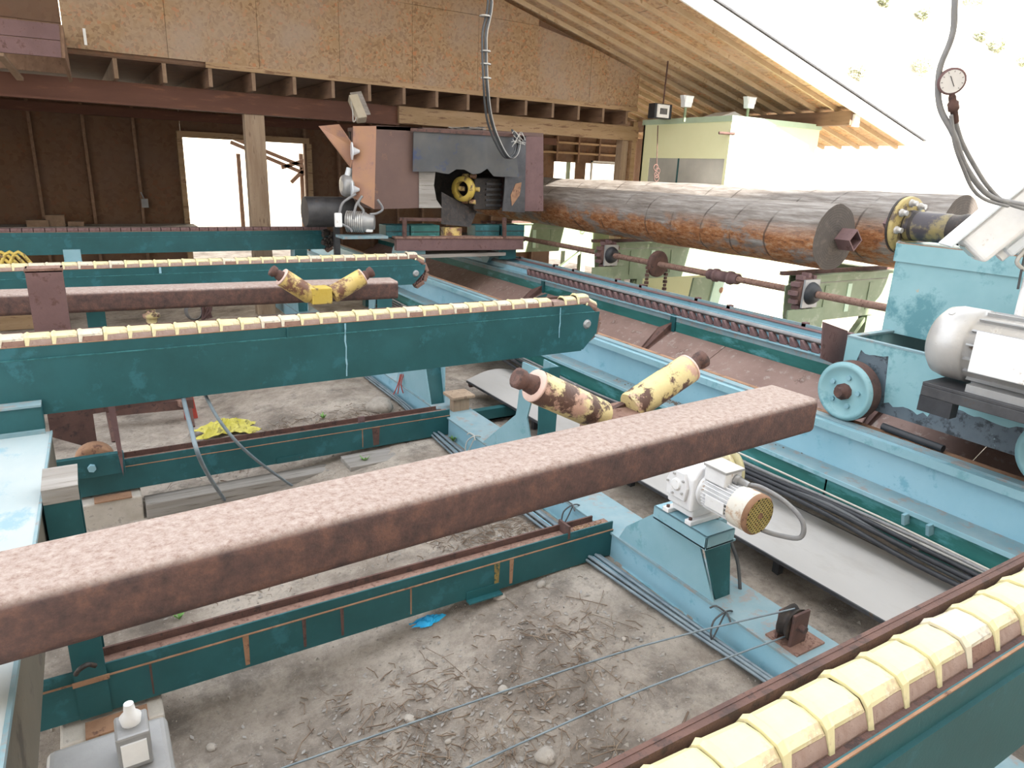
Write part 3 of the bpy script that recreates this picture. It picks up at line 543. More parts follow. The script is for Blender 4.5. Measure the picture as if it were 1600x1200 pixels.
def conveyor(y0, xl, xr, zb, zt, lab, pads=True, w=.235, missing=(), x0=None, extra=None, fan=True):
    t = thing('chain_conveyor', lab, 'conveyor', ((xl+xr)/2, y0, zb-.001), 'chain conveyors of the log deck')
    zm = zt-.13 if y0 > 1 else zt-.13; zc = zt-.045
    part('side_plate', MB().prism([(xl, zb), (xr-.16, zb), (xr, zb+.16), (xr+.02, zm), (xl, zm)], 'y', y0, y0+.014), 'teal', t)
    part('upper_strip', MB().prism([(xl, zm-.01), (xr-.02, zm-.01), (xr-.10, zm+.06), (xr-.20, zt-.045), (xl, zt-.045)], 'y', y0+.014, y0+.026), 'teal', t)
    if y0 > 1: part('weld_line', MB().box(xl, xr-.03, y0-.003, y0+.015, zm-.003, zm+.003), 'weldteal', t, 'pale weld ridge')
    part('rust_edge', MB().box(xl, xr-.22, y0+.012, y0+.019, zt-.046, zt-.041), 'rustorange', t); part('wear_ledge', MB().box(xl, xr-.22, y0+.019, y0+.07, zt-.075, zt-.055), 'rust', t)
    part('bottom_flange', MB().box(xl, xr-.18, y0, y0+.07, zb-.012, zb), 'teal', t)
    part('far_plate', MB().prism([(xl, zb), (xr-.16, zb), (xr, zb+.16), (xr+.02, zm), (xr-.18, zt+.01), (xl, zt+.01)], 'y', y0+w-.012, y0+w), 'rust', t)
    part('far_rust_strip', MB().box(xl, xr-.25, y0+w-.03, y0+w-.012, zt-.10, zt+.008), 'rust', t)
    part('chain_bed', MB().box(xl, xr-.2, y0+.026, y0+w-.03, zt-.115, zt-.10), 'grease', t)
    yc = y0+w*.53; zs = zt-.035-.17-.045; xs_ = xr-.13; R = .17
    spr = part('end_sprocket', MB().lathe((xs_, yc-.05, zs), (xs_, yc+.05, zs), [(0,.05),(0,.12),(.03,.14),(.07,.14),(.1,.12),(.1,.05)], 20), 'rust', t)
    part('shaft_bolt', MB().lathe((xs_, y0-.02, zs-.0), (xs_, yc, zs), [(0,.03),(.02,.05),(.1,.05)], 12), 'greymotor', spr)
    fr = MB()
    for k in range(14):
        a = PI/2 - k*PI/13; fr.bar((xs_+math.cos(a)*.13, yc-.045, zs+math.sin(a)*.13), (xs_+math.cos(a-.2)*.165, yc-.045, zs+math.sin(a-.2)*.165), .02, .03, up=(0,1,0))
    part('roller_pins', fr, 'rustpurple', spr)
    # chain run
    s = (xl if x0 is None else x0); run = xs_-s; n = int(run/P_); xk = [xs_-.02-P_*i for i in range(n)]
    random.seed(int(y0*100))
    for i, x in enumerate(xk):
        base, pad = random.choice(LK)
        lift = .018 if i == 0 else 0
        o = share('chain_link', base if pads else BR, (x, yc, zt-.02+lift), t)
        if pads and i not in missing: q = share('pad', pad, (x, yc, zt-.02+lift), o); q.location = (0, 0, 0); 
    for k in range(4):
        a = PI/2 - .45 - k*.72; R2 = R+.045
        pos = (xs_+math.cos(a)*R2*1.0, yc, zs+math.sin(a)*R2); o = share('chain_link', LK[3][0], pos, t, rot=(0, PI/2-a, 0))
        if pads and k == 0: q = share('pad', LK[0][1], pos, o); q.location = (0,0,0)
    if extra: extra(t, y0, zt, zb, zm)
    return t
def ex3(t, y, zt, zb, zm):
    for px, za, zb2 in ((540, zt-.05, zb+.02), (873, zt-.06, zm-.22)):
        x = at(px, 530, Y=y).x; m_ = MB(); z = za; x1 = x
        while z > zb2:
            z2 = z-.05; x2 = x+random.uniform(-.006,.006); w_ = random.uniform(.003,.007); m_.slab([(x1-w_, y-.003, z), (x1+w_, y-.003, z), (x2+w_, y-.003, z2), (x2-w_, y-.003, z2)], (0,1,0), .006 if z > zm else .004); z = z2; x1 = x2
        part('paint_drip', m_, 'skyblue', t, 'pale blue paint run')
    part('rib', MB().box(1.30, 1.315, y-.001, y+.026, zm, zt-.05), 'teal', t)
    part('ledge', MB().box(-1.8, -.36, y-.10, y, 1.18, 1.36), 'teal', t, bevel=.006)
    part('ledge_weld', MB().box(-1.8, -.36, y-.115, y-.0, 1.36, 1.375).box(-1.8, -.36, y-.125, y-.1, 1.165, 1.20), 'dustblue', t, 'rough pale weld beads')
def ex2(t, y, zt, zb, zm):
    x = at(250, 420, Y=y).x; part('paint_drip', MB().box(x-.012, x+.012, y-.003, y+.004, zt-.12, zt-.05).box(x-.006, x+.006, y+.01, y+.03, zt-.12, zt-.05), 'skyblue', t, 'pale blue paint run')
def ex1(t, y, zt, zb, zm):
    p = at(98, 390, Y=y); p2 = at(128, 408, Y=y); part('hanger_plate', MB().box(p.x, p2.x, y-.02, y, p2.z, p.z).slab([(p.x, y-.02, p2.z), (p2.x, y-.02, p2.z), (p2.x+.07, y-.22, p2.z-.1), (p.x-.05, y-.22, p2.z-.1)], (0,0,1), .012), 'blue', t, 'light teal bracket plate')
conveyor(.64, .3, 4.3, 1.33, 1.80, 'nearest conveyor with large pale yellow pads at the lower right corner', w=.235, extra=None)
conveyor(5.47, -2.6, 4.40, 1.28, 1.79, 'conveyor with pale yellow pads just behind the big rusty tube', missing=(2,), extra=ex3)
conveyor(9.12, -2.6, 4.13, 1.40, 1.79, 'conveyor with cream pads behind the small yellow v rollers', extra=ex2)
conveyor(13.5, -3.2, 4.17, 1.40, 1.79, 'farthest conveyor with a plain brown chain and blue side', pads=False, extra=ex1)
# pale sloping chute on the left
ct = thing('chute', 'pale sloping sheet metal chute at the left edge', 'chute', (-.9, 3.5, 1.2))
def cz(y): return 1.16+(5.47-y)*.1
part('top_sheet', MB().prism([(5.40, cz(5.40)), (.9, cz(.9)), (.9, cz(.9)-.012), (5.40, cz(5.40)-.012)], 'x', -1.9, -.335), paint('sheet with painted sky sheen', (.36,.44,.46), (.46,.50,.50), 2, (.27,.40,.46), .58, 5, .4, bump=.05, stretch=(1,.4,1)), ct)  # pale blue colour stands in for the sky reflected in the sheet
part('side_sheet', MB().prism([(5.40, cz(5.40)-.012), (.9, cz(.9)-.012), (.9, 1.13), (5.40, .88)], 'x', -.345, -.33), paint('drab side sheet', (.085,.075,.055), (.12,.105,.08), 2, (.06,.05,.04), .6, 4, .7), ct, 'dark side')  # side coloured darker and browner than the top sheet
part('edge_lip', MB().prism([(5.40, cz(5.40)+.004), (.9, cz(.9)+.004), (.9, cz(.9)-.018), (5.40, cz(5.40)-.018)], 'x', -.335, -.322), 'dustblue', ct)
# ------------------------------------------------------------------ big rusty tube, far rusty tube and v rollers
def rtube(lab, L0, L1, w, h, grp=None, rot=0):
    # L0, L1: near top edge end points; tube runs back by w
    t = thing('rusty_tube', lab, 'beam', (L0+L1)/2 - Vector((0,0,h)), grp)
    ax = (L1-L0).normalized(); sd_ = Vector((-ax.y, ax.x, 0)).normalized(); up = ax.cross(sd_)*1.0
    if up.z < 0: up = -up
    r = min(w, h)*.20; prof = []
    for cx, cz_, a0 in ((r, -r, PI/2), (r, -h+r, PI), (w-r, -h+r, 1.5*PI), (w-r, -r, 0)):
        for k in range(6):
            a = a0 + (PI/2)*k/5; prof.append((cx+math.cos(a)*r, cz_+math.sin(a)*r))
    vs = [L0+sd_*a+up*b for a, b in prof] + [L1+sd_*a+up*b for a, b in prof]; n = len(prof)
    mb = MB(); mb.add(vs, [(i, (i+1) % n, (i+1) % n+n, i+n) for i in range(n)], True)
    rim = [L1+sd_*(w/2+(a-w/2)*.9)+up*(-h/2+(b+h/2)*.84) for a, b in prof]
    mb.add(vs[n:]+rim, [(i, (i+1) % n, (i+1) % n+n, i+n) for i in range(n)])
    inner = [L0+sd_*(w/2+(a-w/2)*.9)+up*(-h/2+(b+h/2)*.84) for a, b in prof]; mb.add(rim+inner, [(i, i+n, (i+1) % n+n, (i+1) % n) for i in range(n)])
    o = part('tube_wall', mb, 'tube', t); return t
mt_, nt_, b_2 = newmat('tube rust')
# overhead light painted as a paler tone on upward faces, darker rust on sides
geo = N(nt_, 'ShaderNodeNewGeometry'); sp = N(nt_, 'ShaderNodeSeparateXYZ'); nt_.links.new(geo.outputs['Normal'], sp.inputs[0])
n1, _ = tex(nt_, 34, detail=7, rough=.8); toplight = ramp(nt_, n1, [(.33, (.20,.125,.10)), (.47, (.31,.235,.205)), (.66, (.42,.35,.315))])
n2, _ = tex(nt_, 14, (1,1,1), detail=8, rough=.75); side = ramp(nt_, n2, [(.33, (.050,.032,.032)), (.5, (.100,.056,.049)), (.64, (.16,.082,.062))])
col_ = mix(nt_, ramp(nt_, sp.outputs[2], [(.35, 0.0), (.85, 1.0)]), side, toplight)
nt_.links.new(col_, b_2.inputs['Base Color']); b_2.inputs['Roughness'].default_value = .75
h_, _ = tex(nt_, 90, detail=5); bp_ = N(nt_, 'ShaderNodeBump'); bp_.inputs['Strength'].default_value = .5; bp_.inputs['Distance'].default_value = .008
nt_.links.new(h_, bp_.inputs['Height']); nt_.links.new(bp_.outputs[0], b_2.inputs['Normal']); M['tube'] = mt_
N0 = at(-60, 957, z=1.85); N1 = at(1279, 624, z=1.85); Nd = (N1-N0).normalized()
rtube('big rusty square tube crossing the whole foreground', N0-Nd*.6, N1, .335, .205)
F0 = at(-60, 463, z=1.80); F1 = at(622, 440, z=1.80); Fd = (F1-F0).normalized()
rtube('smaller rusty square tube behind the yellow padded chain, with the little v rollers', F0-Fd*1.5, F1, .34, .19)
def roller(t, base, tip, r, mt, capcol=True):
    base = Vector(base); tip = Vector(tip); ax = (tip-base).normalized(); L = (tip-base).length
    o = part('roller', MB().lathe(base, tip, [(0, r*.94), (.01, r), (L-.012, r), (L, r*.93)], 28), mt, t, 'chipped yellow roller')
    part('end_ring', MB().lathe(tip-ax*.002, tip+ax*.012, [(0, r*.5), (0, r*1.0), (.012, r*.98), (.012, r*.5)], 28), paint('salmon primer', (.62,.42,.36), (.68,.50,.44), 9), o, 'salmon pink end ring')
    part('shaft_end', MB().lathe(tip, tip+ax*.2, [(0, r*.62), (.05, r*.55), (.065, r*.42), (.085, r*.60), (.12, r*.62), (.128, r*.45)], 14), 'rust', o, 'rusty shaft end')
    return o
vt = thing('v_roller_set', 'large pair of chipped yellow rollers in a v beside the big rusty tube', 'rollers', (2.2, 2.62, 1.64))
YV = 2.66
def pY(px, py, Y=YV): return at(px, py, Y=Y)
roller(vt, pY(940, 650), pY(836, 603), .083, 'rollyellow'); roller(vt, pY(985, 636, YV), pY(1075, 576), .083, 'rollyellow')
c = pY(967, 652); sm = MB().box(c.x-.16, c.x+.14, 2.47, 2.80, 1.66, 1.80); part('saddle', sm, 'rustlight', vt, 'rusty saddle block', bevel=.02)
part('cradle_plate', MB().prism([(c.x-.2, 1.66), (c.x+.2, 1.66), (c.x+.14, 1.84), (c.x, 1.80), (c.x-.16, 1.84)], 'y', 2.70, 2.73), 'rust', vt)
vs_ = thing('v_roller_set', 'small pair of yellow rollers in a v on the far rusty tube', 'rollers', (2.0, 6.85, 1.6))
roller(vs_, at(486, 462, Y=6.88), at(441, 433, Y=6.88), .09, 'yellow'); roller(vs_, at(520, 460, Y=6.88), at(566, 433, Y=6.88), .09, 'yellow')
a1 = at(487, 451, Y=6.80); a2 = at(519, 474, Y=6.80); part('saddle', MB().box(a1.x, a2.x, 6.78, 6.98, a2.z, a1.z), 'brightyellow', vs_, 'bright yellow saddle block', bevel=.008)
p1 = at(38, 420, Y=6.72); p2 = at(97, 421, Y=6.72); ps = thing('rusty_post', 'square rusty post clamping the far rusty tube on the left', 'post', ((p1.x+p2.x)/2, 6.8, 1.2))
part('front_plate', MB().box(p1.x, p2.x, 6.70, 6.73, 1.10, p1.z-.02), 'rustpurple', ps); part('side_plate', MB().box(p1.x, p1.x+.012, 6.73, 6.86, 1.10, p1.z), 'rust', ps); part('end_plate', MB().box(p2.x-.012, p2.x, 6.73, 6.86, 1.10, p1.z), 'rust', ps); part('cap', MB().box(p1.x-.005, p2.x+.005, 6.70, 6.88, p1.z-.03, p1.z), 'rustlight', ps)
# ------------------------------------------------------------------ grey belt, hoses and pipe beside the carriage track
bl = thing('waste_conveyor', 'wide pale grey belt conveyor running along the track', 'conveyor', (4.35, 4.5, .1))
mb = MB(); cr = []
for y in [.8+i*.55 for i in range(13)]:
    for k in range(9):
        t_ = k/8; x = 4.285+t_*.90; cr.append((x, y*1.09, .22 + .11*math.sin(t_*PI)))
mb.add(cr, [(j*9+k, j*9+k+1, (j+1)*9+k+1, (j+1)*9+k) for j in range(12) for k in range(8)], True)
mb.add([(x, y, z-.012) for x, y, z in cr], [(j*9+k, (j+1)*9+k, (j+1)*9+k+1, j*9+k+1) for j in range(12) for k in range(8)], True)
for e in (0, 8): mb.add([cr[j*9+e] for j in range(13)]+[(cr[j*9+e][0], cr[j*9+e][1], cr[j*9+e][2]-.012) for j in range(13)], [(j, j+1, j+14, j+13) for j in range(12)])
part('belt', mb, 'belt', bl); part('side_rail', MB().box(4.275, 4.29, .87, 8.05, .195, .222), 'darksteel', bl); part('side_rail', MB().box(5.18, 5.195, .87, 8.05, .195, .222), 'darksteel', bl)
for y in (1.2, 3.0, 4.8, 6.6): [part('leg', MB().box(a, a+.06, y, y+.06, -.02, .205), 'darksteel', bl) for a in (4.45, 4.98)]
part('head_roller', MB().cyl((4.30, 8.0, .18), (5.15, 8.0, .18), .045, n=12), 'rust', bl)
hb2 = thing('hose_run', 'black and grey hoses hanging along the lower track beam', 'hoses', (4.9, 4, .4)); random.seed(5)
for k in range(6):
    pts = [(4.86+.022*k, .7+i*.75, .50+.012*k-.10*abs(math.sin(i*.9+k*.2))*(.4 if k % 2 else 1)) for i in range(17)]
    part('hose', MB().tube(pts, .02 if k < 4 else .014, 7, 4), ('black', 'black', 'cable', 'black', 'greyhose', 'greyhose')[k], hb2)
gp = thing('grey_pipe', 'thin pale grey pipe running along the side of the track', 'pipe', (4.97, 6, .5)); part('pipe', MB().tube([(4.975, .6, .52), (4.975, 12, .50)], .016, 8), 'palecable', gp)
for y in (2.28, 3.9, 6.5, 8.9): part('clip', MB().box(4.955, 4.985, y-.02, y+.02, .44, .53), 'palecable', gp)
# ------------------------------------------------------------------ carriage track
tk = thing('carriage_track', 'long blue steel carriage track with a rusty trough', 'track', (6.3, 8, 0), kind='structure')
YA, YB = -.6, 19.5
part('web_plate', MB().box(5.24, 5.26, YA, YB, .70, 1.05), 'skyblue', tk, 'sky blue beam web')
part('top_flange', MB().box(5.17, 5.45, YA, YB, 1.05, 1.07), 'blue', tk); part('rail_edge', MB().box(5.40, 5.46, YA, YB, 1.07, 1.078), 'rustorange', tk, 'orange rusty edge of the rail'); part('rail_lip', MB().box(5.165, 5.185, YA, YB, 1.02, 1.085), 'blue', tk); part('rail_bar', MB().box(5.27, 5.36, YA, YB, 1.07, 1.088), 'dustblue', tk)
part('shelf_flange', MB().box(5.0, 5.26, YA, YB, .69, .705), 'dustblue', tk, 'dusty lower flange'); part('shelf_lip', MB().box(4.99, 5.003, YA, YB, .68, .712), 'blue', tk)
part('apron_plate', MB().box(5.03, 5.045, YA, YB, .42, .69), 'seagreen', tk, 'sea green streaked apron')
for y in (2.22, 2.40): part('hanger_tab', MB().prism([(5.0,.69),(4.93,.69),(4.96,.60),(5.03,.60)],'y',y-.012,y+.012), 'blue', tk)
for y in (1.0, 3.1, 5.2, 7.6, 10.1, 12.6): part('rib', MB().box(5.03, 5.24, y-.008, y+.008, .42, .69), 'blue', tk)
random.seed(9); sdm = MB()
for _ in range(420):
    y = random.gauss(4.75, .42); x = 5.17+random.gauss(0,.035); s_ = random.uniform(.004,.012)
    sdm.add([(x-s_,y-s_,.706),(x+s_,y-s_,.706),(x,y+s_,.706),(x,y,.706+s_)], [(0,1,3),(1,2,3),(2,0,3)])
part('sawdust', sdm, 'sawdust', tk, kind='stuff')
for i in range(6):
    y0_, y1_ = -.6+i*3.4, -.6+(i+1)*3.4-.012
M['trough'] = paint('dusty brown trough steel', (.21,.135,.115), (.26,.175,.15), 2.5, (.13,.075,.06), .62, 5, .85, bump=.35, bscale=110, stain2=(.30,.24,.21), amt2=.6, s2=10)
for i in range(6):
    y0_, y1_ = -.6+i*3.4, -.6+(i+1)*3.4-.012
    part('trough_sheet', MB().prism([(5.46, .55), (5.62, .28), (6.05, .26), (7.19, .86), (7.19, .845), (6.06, .24), (5.60, .26), (5.45, .55)], 'y', y0_, y1_), 'trough', tk)
for y in (3.8, 7.2, 10.6):
    part('divider_fin', MB().slab([(7.19, y, .86), (6.45, y-.02, .475), (6.45, y-.02, .53), (7.0, y+.10, .90), (7.19, y, .99)], (0,1,0), .012), 'rust', tk)
    part('stiffener', MB().box(7.17, 7.2, y-.05, y+.05, .85, 1.10), 'teal', tk)
part('deflector', MB().slab([at(822,470,X=6.9), at(856,459,X=7.0), at(850,471,X=6.9), at(820,486,X=6.8)], (0,0,1), .01), 'teal', tk)
part('inner_panel', MB().box(7.2, 7.215, YA, YB, .84, 1.09), 'seagreen', tk); part('inner_panel', MB().box(7.195, 7.2, YA, YB, 1.0, 1.09), 'dustblue', tk)
part('rack_ledge', MB().box(7.16, 7.30, YA, YB, 1.075, 1.09), 'blue', tk); part('backing_plate', MB().box(7.30, 7.315, YA, YB, 1.09, 1.20), 'skyblue', tk)
part('guide_bar', MB().lathe((7.34, YA, 1.185), (7.34, YB, 1.185), [(0,.045),(YB-YA,.045)], 14), 'sawdustbar', tk) if 'sawdustbar' in M else part('guide_bar', MB().lathe((7.34, YA, 1.185), (7.34, YB, 1.185), [(0,.045),(YB-YA,.045)], 14), 'greyhose', tk, 'dusty grey guide bar')
part('channel_floor', MB().box(7.38, 7.62, YA, YB, 1.15, 1.165), 'skyblue', tk); part('channel_lip', MB().box(7.50, 7.52, YA, YB, 1.165, 1.205), 'blue', tk)
part('rear_web', MB().box(7.62, 7.635, YA, YB, .6, 1.235), 'blue', tk); part('rear_flange', MB().box(7.60, 7.80, YA, YB, 1.235, 1.25), 'rustpurple', tk, 'dull rusty rear flange')
part('angle_rail', MB().box(7.70, 7.72, YA, YB, 1.25, 1.285), 'dustblue', tk)
pitch = (8.522-5.313)/21.0; tm = MB().prism([(-pitch*.48, 0), (pitch*.30, 0), (pitch*.48, .085), (pitch*.02, .085)], 'x', -.035, .035)
# tooth: slanted block between dark gaps
tme = MB().prism([(-pitch*.32, 0), (pitch*.30, 0), (pitch*.46, .10), (pitch*.30, .10)], 'x', -.03, .05).mesh('rack_tooth', 'rustpurple')
rk = part('gear_rack', MB().box(7.24, 7.30, 3.0, 11.25, 1.09, 1.098).box(7.26, 7.29, 3.0, 11.25, 1.185, 1.20), 'grease', tk, 'brown toothed gear rack')
nT = int((11.2-3.1)/pitch)
for i in range(nT):
    o = bpy.data.objects.new('rack_tooth', tme); COL.objects.link(o); o.parent = rk; o.location = Vector((7.24, 11.15-i*pitch, 1.09))-ORG[rk]
for i in range(14):
    y = 4.2+i*.62; part('bolt', MB().box(7.70,7.78,y-.03,y+.03,1.25,1.30), 'rustpurple', tk) if i % 3 else None
for y in (1.0, 4.4, 7.8, 11.2, 14.6): part('leg', MB().box(5.2, 5.4, y, y+.2, -.02, .70), 'teal', tk); part('leg', MB().box(7.4, 7.6, y, y+.2, -.6, 1.15), 'teal', tk); part('tie_beam', MB().box(5.4, 7.6, y, y+.15, .02, .2), 'teal', tk)
# ------------------------------------------------------------------ near carriage on the track
nc = thing('lathe_carriage', 'light blue wheeled lathe carriage with motor at the right edge', 'machine', (6.2, 2.2, 1.085))
TX0, TX1, TY0, TY1, TZ0, TZ1 = 5.50, 7.35, .6, 3.44, 1.20, 1.755
M['carriage'] = paint('worn light blue carriage paint', (.20,.38,.42), (.26,.45,.49), 1.5, (.10,.26,.30), .575, 1.6, .5, bump=.06, stain2=(.45,.38,.28), amt2=.72, s2=7)
M['carriagelow'] = paint('grimy blue purple paint', (.07,.10,.125), (.12,.15,.18), 2.5, (.03,.04,.05), .56, 9, .55, bump=.1, stain2=(.30,.42,.46), amt2=.70, s2=4)
def fz(y):
    b = 1.50 if y > 3.32 else 1.66 if y > 3.05 else 1.29 if y > 2.62 else 1.40
    return b + random.uniform(-.018, .018)
pts = [(TY0, TZ1), (TY1, TZ1), (TY1, 1.46)] + [(y, fz(y)) for y in [3.38-.04*i for i in range(70)]]; pts[-1] = (TY0, 1.40)
part('side_plate', MB().box(TX0, TX0+.02, TY0, TY1, TZ0, TZ1), 'carriagelow', nc, 'grimy lower side')
part('paint_face', MB().prism(pts, 'x', TX0-.004, TX0), 'carriage', nc, 'light blue paint above a ragged worn edge')
part('rim', MB().box(TX0-.01, TX0+.04, TY0, TY1, TZ1, TZ1+.015), 'dustblue', nc); part('end_plate', MB().box(TX0+.02, TX1, TY1-.02, TY1, TZ0, TZ1), 'carriage', nc)
part('rim', MB().box(TX0+.04, TX1, TY1-.05, TY1+.01, TZ1, TZ1+.015), 'dustblue', nc); part('floor_plate', MB().box(TX0+.02, TX1, TY0, TY1-.02, TZ0, TZ0+.02), 'grease', nc); part('rear_plate', MB().box(TX1-.02, TX1, TY0, TY1-.02, TZ0+.02, TZ1), 'carriage', nc)
part('weld_mark', MB().box(TX0-.007, TX0-.003, 2.35, 2.72, 1.50, 1.515), 'dustblue', nc)
gpl = [at(1287,503,Y=3.56), at(1325,517,Y=3.56), at(1318,575,Y=3.56), at(1283,560,Y=3.56)]; part('wiper_plate', MB().slab(gpl, (0,1,0), .012), 'rustpurple', nc, 'dull purple wiper plate'); part('wiper_arm', MB().box(5.55, 5.6, 3.44, 3.56, 1.45, 1.5), 'rust', nc)
# upper housing
U = [at(1405,380,X=6.1), at(1402,408,X=6.1), at(1392,508,X=6.1)]; UY1 = U[0].y; UZ1 = U[0].z; UZ0 = TZ1-.01; UM = U[1].z
uh = part('headstock_box', MB().box(6.1, 7.3, 1.5, UY1, UZ0, UM), 'carriage', nc); part('headstock_lid', MB().box(6.08, 7.32, 1.48, UY1+.012, UM, UZ1), 'carriage', nc); part('lid_edge', MB().box(6.08, 6.11, 1.5, UY1, UZ1, UZ1+.006), 'rustorange', nc)
# spindle and flange
sc = at(1412, 352, Y=UY1+.12); SX, SZ = sc.x, sc.z; SY = UY1+.12
HZ = UZ1+.115
sp_ = part('spindle', MB().lathe((SX, UY1-.9, HZ+.03), (SX, SY, HZ+.03), [(0,.09),(.25,.09),(.25,.105),(.42,.105),(.45,.13),(.5,.135),(.55,.12),(.86,.115),(.90,.13),(1.0,.13)], 24), 'grease', nc, 'greasy dark spindle')
part('sleeve', MB().lathe((SX, UY1-.30, HZ+.03), (SX, SY-.02, HZ+.03), [(0,.12),(.03,.125),(.28,.125),(.36,.135)], 24, caps=False), paint('yellow greasy sleeve', (.24,.19,.07), (.13,.11,.08), 4, (.05,.042,.05), .50, 4, .5), sp_, 'worn yellow sleeve')
fl = part('face_flange', MB().lathe((SX, SY-.045, HZ+.03), (SX, SY, HZ+.03), [(0,.12),(0,.245),(.03,.25),(.045,.245)], 36), 'dullyellow', nc, 'round yellow face flange'); part('flange_rim', MB().lathe((SX, SY, HZ+.03), (SX, SY+.02, HZ+.03), [(0,.25),(.02,.25)], 36), 'grease', nc)
for k in range(8):
    a = 2*PI*k/8+.2; c = Vector((SX+math.cos(a)*.195, SY-.045, HZ+.03+math.sin(a)*.195)); part('bolt', MB().lathe(c, c-Vector((0,.06,0)), [(0,.036),(.02,.036),(.02,.026),(.06,.024)], 6), 'silver', fl)
part('drive_point', MB().add([(SX-.09,SY+.02,HZ+.03),(SX,SY+.02,HZ+.13),(SX+.09,SY+.02,HZ+.03),(SX,SY+.02,HZ-.07),(SX-.05,SY+.17,HZ+.03),(SX,SY+.17,HZ+.08),(SX+.05,SY+.17,HZ+.03),(SX,SY+.17,HZ-.02)], [(0,1,5,4),(1,2,6,5),(2,3,7,6),(3,0,4,7),(4,5,6,7),(3,2,1,0)]), 'rustpurple', fl, 'square rusty drive point')
bk = at(1540, 322, Y=2.6); part('bearing_block', MB().prism([(bk.y-.5, UZ1), (bk.y+.1, UZ1), (bk.y+.1, HZ+.05), (bk.y-.02, HZ+.17), (bk.y-.5, HZ+.17)], 'x', SX-.16, SX+.16), 'greymotor', nc, bevel=.02)
# wheels
def wheel(y, X=5.36):
    c = Vector((X, y, 1.088+.25)); w_ = part('wheel', MB().lathe(c+Vector((-.06,0,0)), c+Vector((.08,0,0)), [(0,.04),(.02,.05),(.02,.19),(0,.205),(0,.235),(.02,.24),(.02,.25),(.14,.25),(.14,.05)], 40), 'carriage', nc, 'light blue flanged wheel')
    part('tread', MB().lathe(c+Vector((-.035,0,0)), c+Vector((.078,0,0)), [(0,.2515),(.113,.2515)], 40, caps=False), 'rust', w_, 'brown worn tread')
    part('axle_nut', MB().lathe(c+Vector((-.13,0,0)), c+Vector((.14,0,0)), [(0,.04),(.05,.045),(.05,.07),(.27,.07)], 10), 'rust', w_, 'rusty axle end')
    for k in range(5):
        a = 2*PI*k/5+.5; b = c+Vector((-.045, math.cos(a)*.125, math.sin(a)*.125)); part('bolt', MB().cyl(b-Vector((.015,0,0)), b+Vector((.02,0,0)), .022, n=6), 'blue', w_)
    return c
wheel(3.27); wheel(1.72)
part('track_brush', MB().tube([(5.42,2.95,1.12),(5.42,2.7,1.11),(5.40,2.45,1.11)], .03, 8), 'black', nc, 'black brush along the rail')
# motor
MX, MZ = 5.10, 1.985
mo = part('motor', MB().lathe((MX, 2.50, MZ), (MX, 1.2, MZ), [(0,.13),(.0,.19),(.04,.235),(.10,.25),(.26,.25),(.262,.225),(1.3,.225)], 36), 'silver', nc, 'silver electric motor')
for k in range(16):
    a = -PI*.95 + k*(PI*1.9/15) + PI
    if abs(math.sin(a)) < .001: continue
    part('fin', MB().bar((MX+math.cos(a)*.232, 2.22, MZ+math.sin(a)*.232), (MX+math.cos(a)*.232, 1.25, MZ+math.sin(a)*.232), .012, .03, up=(math.cos(a),0,math.sin(a))), 'greymotor', mo)
part('name_panel', MB().box(MX-.275, MX-.262, 1.25, 2.16, MZ-.12, MZ+.15), 'white', mo, 'blank white cover panel', bevel=.02); part('end_bolt', MB().cyl((MX-.12,2.40,MZ+.19),(MX-.135,2.40,MZ+.215),.02,n=8), 'silver', mo)
part('foot', MB().box(MX-.24, MX+.2, 1.3, 2.16, MZ-.26, MZ-.21), 'greymotor', mo)
ms = MB().box(MX-.27, TX0, 1.2, 2.42, 1.70, 1.725); ms.box(MX-.27, MX-.25, 1.2, 2.42, 1.63, 1.70); part('motor_shelf', ms, 'darksteel', nc, 'dark steel motor shelf', bevel=.004)
part('shelf_gusset', MB().slab([(MX-.25, 2.40, 1.70), (TX0, 2.40, 1.70), (TX0, 2.40, 1.50)], (0,1,0), .012), 'darksteel', nc); part('shelf_bar', MB().box(MX-.27, MX-.18, 2.2, 2.42, 1.52, 1.63), 'black', nc)
# white camera housing on its pole
cht = thing('camera_housing', 'white weatherproof camera housing clamped to a pole above the motor', 'camera', (5.0, 2.0, 2.25))
e0 = at(1512, 392, X=4.95); e1 = at(1610, 312, X=5.15); ax = (e1-e0).normalized(); sd3 = ax.cross(Vector((0,0,1))).normalized(); up3 = sd3.cross(ax)
def obox(mb, c, L, w, h):
    vs = [c+ax*(i*L/2)+sd3*(j*w/2)+up3*(k*h/2) for i in (-1,1) for j in (-1,1) for k in (-1,1)]
    return mb.add(vs, [(0,1,3,2),(4,6,7,5),(0,4,5,1),(2,3,7,6),(0,2,6,4),(1,5,7,3)])
L_ = (e1-e0).length+.3; cc = e0+ax*L_/2
hs = part('housing', obox(MB(), cc, L_, .20, .22), 'white', cht, bevel=.03, seg=3); part('sun_hood', obox(MB(), cc+up3*.125-ax*.03, L_+.08, .24, .02), 'plastic', cht, bevel=.006)
part('front_window', obox(MB(), e0-ax*.002, .01, .12, .10), 'glassy', hs)
pbx = e0+ax*.24-up3*.17; part('bracket', obox(MB(), pbx, .20, .10, .07), 'plastic', cht, bevel=.02); part('knob', MB().cyl(pbx-ax*.14-sd3*.02, pbx-ax*.06-sd3*.02, .035, n=12), 'white', cht)
pole_top = pbx+ax*.16; part('pole', MB().cyl((pole_top.x, pole_top.y, 2.20), (pole_top.x, pole_top.y, pole_top.z), .03, n=12), 'white', cht); part('arm', MB().bar((pole_top.x+.02, pole_top.y, pole_top.z-.25), (pole_top.x+.24, pole_top.y-.1, pole_top.z-.12), .05, .06), 'plastic', cht)
